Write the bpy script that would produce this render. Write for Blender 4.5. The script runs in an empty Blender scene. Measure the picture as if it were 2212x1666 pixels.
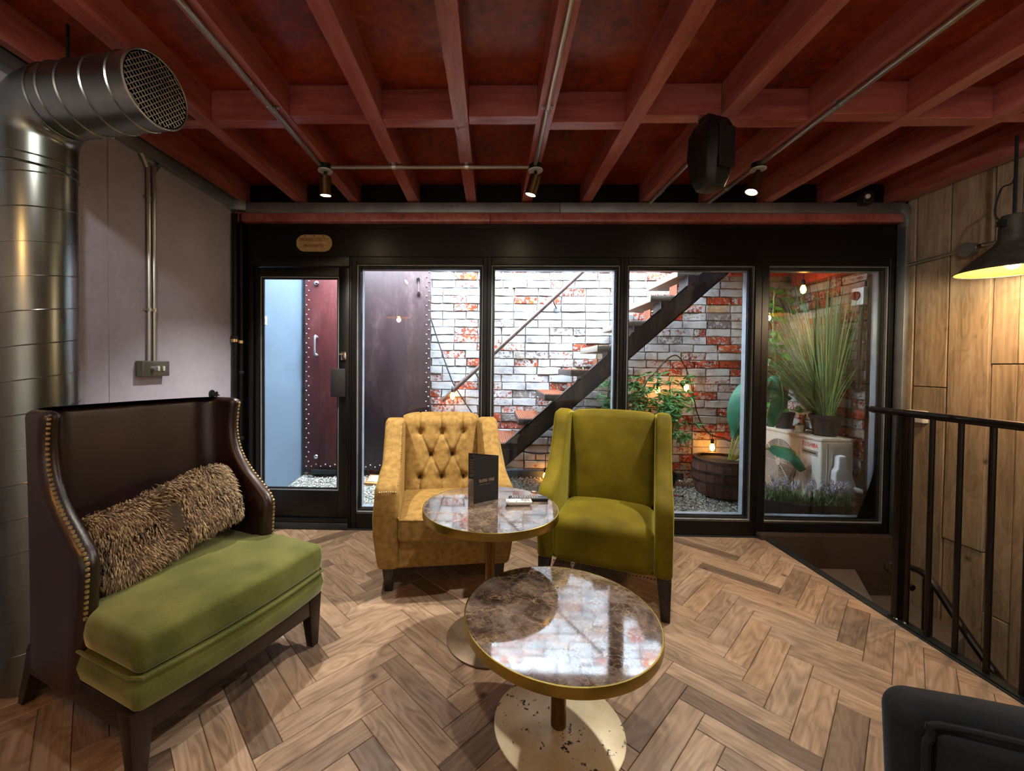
import bpy, bmesh, math, random
from mathutils import Vector, Matrix, noise
R = math.radians
rnd = random.Random(7)
sc = bpy.context.scene
COL = sc.collection
# ------------------------------------------------------------------ camera
def set_camera():
    f, cx, cy, W, H = 885.0, 1040.0, 806.0, 2212.0, 1666.0
    yaw, pitch, roll = R(-1.35), R(1.06), R(0.55)
    fwd = Vector((math.sin(yaw)*math.cos(pitch), math.cos(yaw)*math.cos(pitch), -math.sin(pitch)))
    rt = Vector((math.cos(yaw), -math.sin(yaw), 0)); up = rt.cross(fwd)
    r2 = rt*math.cos(roll)+up*math.sin(roll); u2 = -rt*math.sin(roll)+up*math.cos(roll)
    cam = bpy.data.cameras.new('camera'); o = bpy.data.objects.new('camera', cam); COL.objects.link(o)
    m = Matrix.Identity(4)
    for i, v in enumerate((r2, u2, -fwd)):
        for j in range(3): m[j][i] = v[j]
    m.translation = (0, 0, 1.27); o.matrix_world = m
    cam.sensor_fit = 'HORIZONTAL'; cam.sensor_width = 36; cam.lens = 36*f/W
    cam.shift_x = .5-cx/W; cam.shift_y = (cy-H/2)/W
    cam.clip_start = .02; cam.clip_end = 60
    sc.camera = o
set_camera()
# ------------------------------------------------------------------ sky, exposure, large lights
EXPOSURE = 1.42
SKY = 24.0
SPOT_W = 62.0
sc.view_settings.view_transform = 'Standard'; sc.view_settings.look = 'None'
sc.view_settings.exposure = EXPOSURE; sc.view_settings.gamma = 1.0; sc.view_settings.use_curve_mapping = False
sc.cycles.max_bounces = 5; sc.cycles.diffuse_bounces = 3; sc.cycles.glossy_bounces = 2
sc.cycles.transparent_max_bounces = 16; sc.cycles.transmission_bounces = 6
sc.cycles.caustics_reflective = False; sc.cycles.caustics_refractive = False
sc.cycles.sample_clamp_indirect = 6.0; sc.cycles.use_adaptive_sampling = True; sc.cycles.adaptive_threshold = .05; sc.cycles.adaptive_min_samples = 16
wd = bpy.data.worlds.new('overcast_sky'); sc.world = wd; wd.use_nodes = True
wd.node_tree.nodes['Background'].inputs[0].default_value = (.74, .87, 1.0, 1)
wd.node_tree.nodes['Background'].inputs[1].default_value = SKY
# ------------------------------------------------------------------ helpers
def h(s):
    s = s.lstrip('#'); c = [int(s[i:i+2], 16)/255 for i in (0, 2, 4)]
    return tuple((x/12.92 if x <= .04045 else ((x+.055)/1.055)**2.4) for x in c)+(1.0,)
def tag(o, label=None, cat=None, group=None, kind=None):
    if label: o['label'] = label
    if cat: o['category'] = cat
    if group: o['group'] = group
    if kind: o['kind'] = kind
    return o
def thing(name, label, cat, loc=(0, 0, 0), rz=0, group=None, kind=None):
    o = bpy.data.objects.new(name, None); COL.objects.link(o); o.empty_display_size = .1
    o.location = loc; o.rotation_euler = (0, 0, rz)
    return tag(o, label, cat, group, kind)
def place(o, parent, world):
    COL.objects.link(o)
    if parent is not None:
        o.parent = parent
def inv(parent):
    return (Matrix.Translation(parent.location) @ parent.rotation_euler.to_matrix().to_4x4()).inverted()
def frames(pts, closed=False):
    pts = [Vector(p) for p in pts]; n = len(pts); T = []
    for i in range(n):
        a = pts[i-1] if (i > 0 or closed) else pts[i]; b = pts[(i+1) % n] if (i < n-1 or closed) else pts[i]
        T.append((b-a).normalized())
    ref = Vector((0, 0, 1)) if abs(T[0].z) < .9 else Vector((1, 0, 0))
    N = [(ref-T[0]*ref.dot(T[0])).normalized()]
    for i in range(1, n):
        q = N[-1]-T[i]*N[-1].dot(T[i])
        N.append(q.normalized() if q.length > 1e-6 else N[-1])
    return pts, T, N
class MB:
    def __init__(s): s.v = []; s.f = []; s.m = []
    def add(s, vs, fs, mi=0):
        o = len(s.v); s.v += [tuple(p) for p in vs]; s.f += [tuple(i+o for i in f) for f in fs]; s.m += [mi]*len(fs); return s
    def box(s, x0, x1, y0, y1, z0, z1, M=None, mi=0):
        vs = [Vector(p) for p in ((x0,y0,z0),(x1,y0,z0),(x1,y1,z0),(x0,y1,z0),(x0,y0,z1),(x1,y0,z1),(x1,y1,z1),(x0,y1,z1))]
        if M is not None: vs = [M @ p for p in vs]
        return s.add(vs, ((0,3,2,1),(4,5,6,7),(0,1,5,4),(1,2,6,5),(2,3,7,6),(3,0,4,7)), mi)
    def prism(s, poly, a, b, axis='z', mi=0):
        k = {'z': lambda p, c: (p[0], p[1], c), 'x': lambda p, c: (c, p[0], p[1]), 'y': lambda p, c: (p[0], c, p[1])}[axis]
        n = len(poly); vs = [k(p, a) for p in poly]+[k(p, b) for p in poly]
        return s.add(vs, [tuple(range(n))[::-1], tuple(range(n, 2*n))]+[(i, (i+1) % n, n+(i+1) % n, n+i) for i in range(n)], mi)
    def tube(s, pts, r, n=8, closed=False, caps=True, mi=0):
        P, T, N = frames(pts, closed); vs = []; fs = []; m = len(P)
        for i in range(m):
            rr = r[i] if isinstance(r, (list, tuple)) else r; B = T[i].cross(N[i])
            for j in range(n):
                a = 2*math.pi*j/n; vs.append(P[i]+(N[i]*math.cos(a)+B*math.sin(a))*rr)
        for i in range(m if closed else m-1):
            for j in range(n):
                a = i*n+j; b = i*n+(j+1) % n; c = ((i+1) % m)*n+(j+1) % n; d = ((i+1) % m)*n+j
                fs.append((a, b, c, d))
        if caps and not closed: fs += [tuple(range(n))[::-1], tuple(range((m-1)*n, m*n))]
        return s.add(vs, fs, mi)
    def loft(s, rings, caps=True, closed=True, mi=0):
        n = len(rings[0]); vs = [p for r in rings for p in r]; fs = []
        for i in range(len(rings)-1):
            for j in range(n if closed else n-1):
                fs.append((i*n+j, i*n+(j+1) % n, (i+1)*n+(j+1) % n, (i+1)*n+j))
        if caps: fs += [tuple(range(n))[::-1], tuple(range(len(vs)-n, len(vs)))]
        return s.add(vs, fs, mi)
    def lathe(s, prof, n=32, c=(0, 0, 0), M=None, caps=True, mi=0):
        rings = []
        for r, z in prof:
            ring = [Vector((r*math.cos(2*math.pi*j/n), r*math.sin(2*math.pi*j/n), z)) for j in range(n)]
            rings.append([(M @ p if M is not None else p)+Vector(c) for p in ring])
        return s.loft(rings, caps, True, mi)
    def ball(s, c, r, n=8, k=5, sc3=(1, 1, 1), half=False, M=None, mi=0):
        prof = []; lo = 0 if half else -math.pi/2
        rings = []
        for i in range(k+1):
            t = lo+(math.pi/2-lo)*i/k; rr = max(r*math.cos(t), r*.02); z = r*math.sin(t)
            rings.append([(rr*math.cos(2*math.pi*j/n)*sc3[0], rr*math.sin(2*math.pi*j/n)*sc3[1], z*sc3[2]) for j in range(n)])
        C = Vector(c)
        rings = [[(M @ Vector(p) if M is not None else Vector(p))+C for p in r_] for r_ in rings]
        return s.loft(rings, True, True, mi)
    def mesh(s, name, smooth=35, bevel=0, seg=2, xf=None, bev_angle=30):
        me = bpy.data.meshes.new(name)
        if xf is not None: s.v = [tuple(xf @ Vector(p)) for p in s.v]
        me.from_pydata(s.v, [], s.f); me.polygons.foreach_set('material_index', s.m)
        bm = bmesh.new(); bm.from_mesh(me)
        bmesh.ops.recalc_face_normals(bm, faces=bm.faces)
        if bevel:
            ed = [e for e in bm.edges if len(e.link_faces) == 2 and e.calc_face_angle(0) > R(bev_angle)]
            bmesh.ops.bevel(bm, geom=ed, offset=bevel, segments=seg, profile=.5, affect='EDGES', clamp_overlap=True)
        bm.to_mesh(me); bm.free()
        if smooth:
            me.polygons.foreach_set('use_smooth', [True]*len(me.polygons)); me.set_sharp_from_angle(angle=R(smooth))
        return me
    def build(s, name, mat, parent=None, smooth=35, bevel=0, seg=2, world=False, bev_angle=30):
        xf = inv(parent) if (world and parent is not None) else None
        me = s.mesh(name, smooth, bevel, seg, xf, bev_angle)
        return link(name, me, mat, parent)
def link(name, me, mat, parent=None):
    for m in (mat if isinstance(mat, (list, tuple)) else [mat]):
        if m is not None and len(me.materials) < (len(mat) if isinstance(mat, (list, tuple)) else 1): me.materials.append(m)
    o = bpy.data.objects.new(name, me); COL.objects.link(o)
    if parent is not None: o.parent = parent
    return o
def rbox(name, x0, x1, y0, y1, z0, z1, r, mat, parent, cuts=6, seg=3, fn=None, smooth=60):
    """rounded box: grid on the six faces, edges rolled to radius r, then an optional displacement fn(u, w, t)"""
    lo, hi = (x0, y0, z0), (x1, y1, z1); r = min([r]+[(hi[k]-lo[k])*.499 for k in range(3)]); ax = []
    tn = [math.tan(R(45)*i/seg) for i in range(seg, -1, -1)]
    for k in range(3):
        a, b = lo[k]+r, hi[k]-r; L = max(b-a, 1e-6); n = max(1, min(cuts, int(L/.012)))
        ax.append([a-r*t for t in tn]+[a+L*i/n for i in range(1, n)]+[b+r*t for t in tn[::-1]])
    idx = {}; vs = []; fs = []
    def V(i, j, k):
        if (i, j, k) not in idx:
            p = Vector((ax[0][i], ax[1][j], ax[2][k])); q = Vector([min(max(p[m], lo[m]+r), hi[m]-r) for m in range(3)]); d = p-q
            idx[(i, j, k)] = len(vs); vs.append(q+d.normalized()*r if d.length > 1e-9 else p)
        return idx[(i, j, k)]
    n = [len(a)-1 for a in ax]
    for i in range(n[0]):
        for j in range(n[1]):
            fs.append((V(i, j, 0), V(i, j+1, 0), V(i+1, j+1, 0), V(i+1, j, 0))); fs.append((V(i, j, n[2]), V(i+1, j, n[2]), V(i+1, j+1, n[2]), V(i, j+1, n[2])))
        for k in range(n[2]):
            fs.append((V(i, 0, k), V(i+1, 0, k), V(i+1, 0, k+1), V(i, 0, k+1))); fs.append((V(i, n[1], k), V(i, n[1], k+1), V(i+1, n[1], k+1), V(i+1, n[1], k)))
    for j in range(n[1]):
        for k in range(n[2]):
            fs.append((V(0, j, k), V(0, j, k+1), V(0, j+1, k+1), V(0, j+1, k))); fs.append((V(n[0], j, k), V(n[0], j+1, k), V(n[0], j+1, k+1), V(n[0], j, k+1)))
    if fn: vs = [v+Vector(fn(2*(v.x-x0)/(x1-x0)-1, 2*(v.y-y0)/(y1-y0)-1, (v.z-z0)/(z1-z0))) for v in vs]
    return MB().add(vs, fs).build(name, mat, parent, smooth=smooth)
def copy_tree(o, parent=None):
    c = o.copy(); COL.objects.link(c); c.parent = parent
    for ch in list(o.children): copy_tree(ch, c)
    return c
def spline(pts, n=8, closed=False):
    P = [Vector(p) for p in pts]; out = []; m = len(P)
    for i in range(m if closed else m-1):
        p0 = P[i-1] if (i > 0 or closed) else P[i]; p1 = P[i]; p2 = P[(i+1) % m]; p3 = P[(i+2) % m] if (i < m-2 or closed) else p2
        for k in range(n):
            t = k/n
            out.append(.5*((2*p1)+(-p0+p2)*t+(2*p0-5*p1+4*p2-p3)*t*t+(-p0+3*p1-3*p2+p3)*t**3))
    if not closed: out.append(P[-1])
    return out
def text(name, s, size, mat, parent, loc, rot, ext=.0004, align='CENTER', sx=1.0):
    cu = bpy.data.curves.new(name, 'FONT'); cu.body = s; cu.size = size; cu.extrude = ext; cu.align_x = align; cu.align_y = 'CENTER'
    cu.resolution_u = 3
    tmp = bpy.data.objects.new('tmp_text', cu); COL.objects.link(tmp); bpy.context.view_layer.update()
    me = bpy.data.meshes.new_from_object(tmp.evaluated_get(bpy.context.evaluated_depsgraph_get()))
    bpy.data.objects.remove(tmp); bpy.data.curves.remove(cu); me.name = name; me.materials.clear()
    o = link(name, me, mat, parent); o.location = loc; o.rotation_euler = rot; o.scale = (sx, 1, 1)
    return o
# ------------------------------------------------------------------ materials
class NT:
    def __init__(s, name):
        s.mat = bpy.data.materials.new(name); s.mat.use_nodes = True; s.t = s.mat.node_tree; s.n = s.t.nodes
        s.b = s.n['Principled BSDF']; s.out = s.n['Material Output']
    def node(s, typ, **kw):
        nd = s.n.new(typ)
        for k, v in kw.items():
            if k.startswith('i_'):
                key = k[2:]; key = int(key) if key.isdigit() else key.replace('_', ' ')
                nd.inputs[key].default_value = v
            else: setattr(nd, k, v)
        return nd
    def lk(s, a, b): s.t.links.new(a, b)
    def coord(s, kind='Object', scale=(1, 1, 1), add_random=False):
        tc = s.node('ShaderNodeTexCoord'); mp = s.node('ShaderNodeMapping'); mp.inputs['Scale'].default_value = scale
        src = tc.outputs[kind]
        if add_random:
            oi = s.node('ShaderNodeObjectInfo'); mul = s.node('ShaderNodeMath', operation='MULTIPLY', i_1=37.0); s.lk(oi.outputs['Random'], mul.inputs[0])
            va = s.node('ShaderNodeVectorMath', operation='ADD'); s.lk(src, va.inputs[0]); s.lk(mul.outputs[0], va.inputs[1]); src = va.outputs[0]
        s.lk(src, mp.inputs['Vector']); return mp.outputs['Vector']
    def noise(s, vec, scale, detail=4, rough=.55, dist=0):
        nd = s.node('ShaderNodeTexNoise', i_Scale=scale, i_Detail=detail, i_Roughness=rough, i_Distortion=dist)
        s.lk(vec, nd.inputs['Vector']); return nd.outputs['Fac']
    def ramp(s, fac, stops, interp='LINEAR'):
        nd = s.node('ShaderNodeValToRGB'); cr = nd.color_ramp; cr.interpolation = interp
        while len(cr.elements) < len(stops): cr.elements.new(.5)
        for e, (p, c) in zip(cr.elements, stops):
            e.position = p; e.color = c if isinstance(c, tuple) else (c, c, c, 1)
        s.lk(fac, nd.inputs['Fac']); return nd.outputs['Color']
    def mix(s, fac, a, b, mode='MIX'):
        nd = s.node('ShaderNodeMix', data_type='RGBA', blend_type=mode)
        for src, key in ((fac, 0), (a, 6), (b, 7)):
            if isinstance(src, (int, float)): nd.inputs[key].default_value = src
            elif isinstance(src, tuple): nd.inputs[key].default_value = src
            else: s.lk(src, nd.inputs[key])
        return nd.outputs[2]
    def math(s, op, a, b=0.0, clamp=False):
        nd = s.node('ShaderNodeMath', operation=op, use_clamp=clamp)
        for src, key in ((a, 0), (b, 1)):
            if isinstance(src, (int, float)): nd.inputs[key].default_value = src
            else: s.lk(src, nd.inputs[key])
        return nd.outputs[0]
    def bump(s, hgt, strength=.3, dist=.01):
        nd = s.node('ShaderNodeBump', i_Strength=strength, i_Distance=dist); s.lk(hgt, nd.inputs['Height']); s.lk(nd.outputs[0], s.b.inputs['Normal'])
    def set(s, **kw):
        for k, v in kw.items():
            key = {'rough': 'Roughness', 'metal': 'Metallic', 'spec': 'Specular IOR Level', 'coat': 'Coat Weight', 'coat_rough': 'Coat Roughness', 'sheen': 'Sheen Weight',
                   'sheen_rough': 'Sheen Roughness', 'sheen_tint': 'Sheen Tint', 'color': 'Base Color', 'emit': 'Emission Color', 'emit_s': 'Emission Strength', 'trans': 'Transmission Weight', 'ior': 'IOR', 'alpha': 'Alpha'}[k]
            if hasattr(v, 'links'): s.lk(v, s.b.inputs[key])
            else: s.b.inputs[key].default_value = v
        return s.mat
def rnd_out(m): return m.node('ShaderNodeObjectInfo').outputs['Random']
def plain(name, col, rough=.5, metal=0, var=.15, vscale=12, bump=0, bscale=60, rnd_amt=0, stretch=(1, 1, 1), kind='Object', **kw):
    m = NT(name); c = h(col) if isinstance(col, str) else col
    v = m.coord(kind, stretch, add_random=rnd_amt > 0)
    n = m.noise(v, vscale, 5, .6)
    lo = tuple(x*(1-var) for x in c[:3])+(1,); hi = tuple(min(1, x*(1+var)) for x in c[:3])+(1,)
    col = m.ramp(n, [(.3, lo), (.7, hi)])
    if rnd_amt:
        k = m.math('MULTIPLY_ADD', rnd_out(m), 2*rnd_amt); m.n[-1].inputs[2].default_value = 1-rnd_amt
        g = m.node('ShaderNodeCombineColor'); [m.lk(k, g.inputs[i]) for i in range(3)]
        col = m.mix(1.0, col, g.outputs[0], 'MULTIPLY')
    if bump: m.bump(m.noise(v, bscale, 3, .6), bump, .004)
    return m.set(color=col, rough=rough, metal=metal, **kw)
def emis(name, col, s):
    m = NT(name); return m.set(color=(0, 0, 0, 1), emit=h(col), emit_s=s)
def wood(name, cols, rnd_src='obj', cross=60, along=2.0, rough=.45, dark=.5, knots=True, spec=.4, swirl=.35):
    m = NT(name); v = m.coord('Object', (1, 1, 1), add_random=(rnd_src == 'obj'))
    mp = m.node('ShaderNodeMapping'); mp.inputs['Scale'].default_value = (along, cross, cross); m.lk(v, mp.inputs['Vector'])
    g1 = m.noise(mp.outputs[0], 1.5, 3, .6, .6)
    mp2 = m.node('ShaderNodeMapping'); mp2.inputs['Scale'].default_value = (2.4, 9, 9); m.lk(v, mp2.inputs['Vector'])
    big = m.noise(mp2.outputs[0], 1.0, 2, .5, .4)
    rings = m.math('FRACT', m.math('MULTIPLY', big, 9.0)); rings = m.math('ABSOLUTE', m.math('SUBTRACT', rings, .5))
    f = m.math('ADD', m.math('ADD', m.math('MULTIPLY', g1, .5), m.math('MULTIPLY', big, .5)), m.math('MULTIPLY', m.math('SUBTRACT', rings, .25), swirl))
    base = m.ramp(f, [(.30, h(cols[0])), (.5, h(cols[1])), (.70, h(cols[2]))])
    rv = rnd_out(m) if rnd_src == 'obj' else m.node('ShaderNodeNewGeometry').outputs['Random Per Island']
    tone = m.ramp(rv, [(0, (.40, .38, .38, 1)), (.12, (.52, .50, .49, 1)), (.2, (.80, .77, .75, 1)), (.5, (.93, .91, .89, 1)), (.75, (1, 1, 1, 1)), (1, (1.0, .92, .82, 1))])
    col = m.mix(dark, base, m.mix(1.0, base, tone, 'MULTIPLY'))
    if knots:
        vo = m.node('ShaderNodeTexVoronoi', i_Scale=4.6); m.lk(v, vo.inputs['Vector'])
        kn = m.ramp(m.math('ADD', vo.outputs['Distance'], m.math('MULTIPLY', g1, .12)), [(.085, 1.0), (.17, 0.0)])
        col = m.mix(m.math('MULTIPLY', kn, .8), col, h('#2b1c12'))
    return m.set(color=col, rough=m.ramp(f, [(.3, rough+.1), (.7, rough-.05)]), spec=spec)
def velvet(name, dark, light, rough=.75, sheen=.6, scale=6, tint='#c8c060'):
    m = NT(name); v = m.coord('Object')
    n = m.noise(v, scale, 3, .5); n2 = m.noise(v, 160, 3, .7)
    f = m.math('ADD', m.math('MULTIPLY', n, .75), m.math('MULTIPLY', n2, .25))
    col = m.ramp(f, [(.35, h(dark)), (.68, h(light))])
    m.bump(n2, .25, .002)
    return m.set(color=col, rough=rough, sheen=sheen, sheen_rough=.35, sheen_tint=h(tint), spec=.15)
def brick_mat(name, src):
    m = NT(name); v = m.coord('Object' if src == 'obj' else 'Generated', (1, 1, 1))
    tc = m.node('ShaderNodeNewGeometry'); pos = tc.outputs['Position']
    rv = rnd_out(m) if src == 'obj' else tc.outputs['Random Per Island']
    big = m.noise(pos, 1.3, 3, .6); fine = m.noise(pos, 38, 5, .74); fine2 = m.noise(pos, 9, 4, .6)
    red = m.ramp(m.noise(pos, 14, 4, .6), [(.3, h('#4f1a10')), (.5, h('#98381c')), (.72, h('#c65a28'))])
    buff = m.ramp(fine2, [(.3, h('#8b6a4a')), (.7, h('#c9ab84'))])
    dark = m.ramp(fine2, [(.3, h('#4b4240')), (.7, h('#7d7470'))])
    cl = m.mix(m.ramp(rv, [(.80, 0.0), (.83, 1.0)]), red, buff)
    cl = m.mix(m.ramp(rv, [(.90, 0.0), (.93, 1.0)]), cl, dark)
    # flaking white paint: a threshold per brick, broken up by fine noise
    rr = m.math('FRACT', m.math('MULTIPLY', rv, 7.31))
    thr = m.math('ADD', m.math('MULTIPLY', rr, 1.25), m.math('MULTIPLY', m.math('SUBTRACT', big, .5), 1.3))
    sx = m.node('ShaderNodeSeparateXYZ'); m.lk(pos, sx.inputs[0])
    bare = m.math('MULTIPLY', m.math('SUBTRACT', sx.outputs[0], 1.0), .17, True)
    cov = m.math('SUBTRACT', m.math('ADD', m.math('ADD', thr, .44), m.math('MULTIPLY', m.math('SUBTRACT', fine, .5), 3.4)), bare)
    mask = m.ramp(cov, [(.50, 0.0), (.58, 1.0)])
    white = m.ramp(fine2, [(.25, h('#7f7d7f')), (.45, h('#a9a8a9')), (.8, h('#bcbbbb'))])
    col = m.mix(mask, cl, white)
    m.bump(m.math('ADD', fine, m.math('MULTIPLY', mask, .5)), .7, .006)
    return m.set(color=col, rough=.9, spec=.2)
def glass_mat():
    m = NT('window_glass'); m.n.remove(m.b)
    tr = m.node('ShaderNodeBsdfTransparent'); tr.inputs[0].default_value = (.95, .97, .97, 1)
    gl = m.node('ShaderNodeBsdfGlossy'); gl.inputs['Roughness'].default_value = .0
    fr = m.node('ShaderNodeFresnel', i_IOR=1.45); mx = m.node('ShaderNodeMixShader')
    m.lk(fr.outputs[0], mx.inputs[0]); m.lk(tr.outputs[0], mx.inputs[1]); m.lk(gl.outputs[0], mx.inputs[2]); m.lk(mx.outputs[0], m.out.inputs[0])
    return m.mat
def marble_mat():
    m = NT('brown_marble'); v = m.coord('Object')
    n = m.noise(v, 9, 7, .72, .35)
    base = m.ramp(n, [(.32, h('#231a15')), (.45, h('#4f4037')), (.56, h('#706157')), (.72, h('#938679'))])
    n2 = m.noise(v, 7, 6, .62, .5)
    vein = m.ramp(m.math('ABSOLUTE', m.math('SUBTRACT', n2, .5)), [(.0, 1.0), (.014, 0.0)])
    n3 = m.noise(v, 17, 5, .6, .4)
    vein2 = m.ramp(m.math('ABSOLUTE', m.math('SUBTRACT', n3, .47)), [(.0, .8), (.014, 0.0)])
    col = m.mix(m.math('MULTIPLY', m.math('MAXIMUM', vein, vein2), .6), base, h('#b0936c'))
    return m.set(color=col, rough=.07, spec=.8, coat=.9, coat_rough=.03)
def brass_base_mat():
    m = NT('worn_brass_plate'); v = m.coord('Object')
    sp = m.noise(v, 38, 4, .7); big = m.noise(v, 5, 3, .5)
    spots = m.ramp(m.math('ADD', sp, m.math('MULTIPLY', big, .25)), [(.74, 0.0), (.78, 1.0)])
    brushed = m.ramp(m.noise(v, 9, 4, .6), [(.3, h('#d6c8a0')), (.7, h('#f0e6c8'))])
    return m.set(color=m.mix(spots, brushed, h('#3a3026')), metal=m.math('SUBTRACT', .25, m.math('MULTIPLY', spots, .25)), rough=m.ramp(sp, [(.3, .42), (.7, .55)]))
def galv_mat(name, a, b, rough=.32):
    m = NT(name); v = m.coord('Object'); n = m.noise(v, 4, 3, .5)
    return m.set(color=m.ramp(n, [(.3, h(a)), (.7, h(b))]), metal=1.0, rough=rough)
def plaster_mat():
    m = NT('grey_plaster_panel'); v = m.coord('Object')
    n = m.noise(v, 2.2, 5, .6); n2 = m.noise(v, 22, 6, .7)
    vo = m.node('ShaderNodeTexVoronoi', feature='DISTANCE_TO_EDGE', i_Scale=2.6)
    dv = m.node('ShaderNodeVectorMath', operation='ADD'); m.lk(v, dv.inputs[0]); m.lk(m.mix(1.0, m.noise(v, 5, 6, .7), h('#909090'), 'MULTIPLY'), dv.inputs[1]); m.lk(dv.outputs[0], vo.inputs['Vector'])
    crack = m.math('MULTIPLY', m.ramp(vo.outputs[0], [(.0, 1.0), (.018, 0.0)]), m.ramp(n, [(.5, 0.0), (.62, 1.0)]))
    col = m.ramp(m.math('ADD', m.math('MULTIPLY', n, .6), m.math('MULTIPLY', n2, .4)), [(.3, h('#b3b2c8')), (.5, h('#c6c5da')), (.72, h('#d4d3e4'))])
    m.bump(n2, .25, .004)
    return m.set(color=m.mix(m.math('MULTIPLY', crack, .4), col, h('#cfc8cc')), rough=.48, spec=.6)
def rusty(name, a, b, c, scale=4):
    m = NT(name); v = m.coord('Object', (1, 1, .35)); n = m.noise(v, scale, 7, .68); n2 = m.noise(v, 40, 5, .7)
    f = m.math('ADD', m.math('MULTIPLY', n, .7), m.math('MULTIPLY', n2, .3))
    m.bump(n2, .3, .004)
    return m.set(color=m.ramp(f, [(.34, h(a)), (.52, h(b)), (.68, h(c))]), rough=.5, metal=.2, spec=.5)
def leather_mat():
    m = NT('oxblood_leather'); v = m.coord('Object'); n = m.noise(v, 3.5, 4, .6)
    vo = m.node('ShaderNodeTexVoronoi', i_Scale=320.0); m.lk(v, vo.inputs['Vector'])
    m.bump(m.math('ADD', vo.outputs['Distance'], m.math('MULTIPLY', m.noise(v, 9, 3, .6), 2.5)), .12, .003)
    return m.set(color=m.ramp(n, [(.3, h('#190b0a')), (.7, h('#2d1310'))]), rough=.33, spec=.55, coat=.15, coat_rough=.25)
def planks_mat():
    return wood('weathered_cladding', ('#86755d', '#ae9b80', '#c4b398'), cross=34, along=1.2, rough=.75, dark=.35, spec=.2, swirl=.2)
def ceiling_mat(name, a, b, c, rough=.35, str_=(1, 1, 1)):
    m = NT(name); v = m.coord('Object', str_, add_random=True); n = m.noise(v, 3, 5, .65); n2 = m.noise(v, 24, 5, .7)
    m.bump(n2, .3, .004)
    return m.set(color=m.ramp(m.math('ADD', m.math('MULTIPLY', n, .55), m.math('MULTIPLY', n2, .45)), [(.35, h(a)), (.5, h(b)), (.66, h(c))]), rough=rough, spec=.8)
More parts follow.
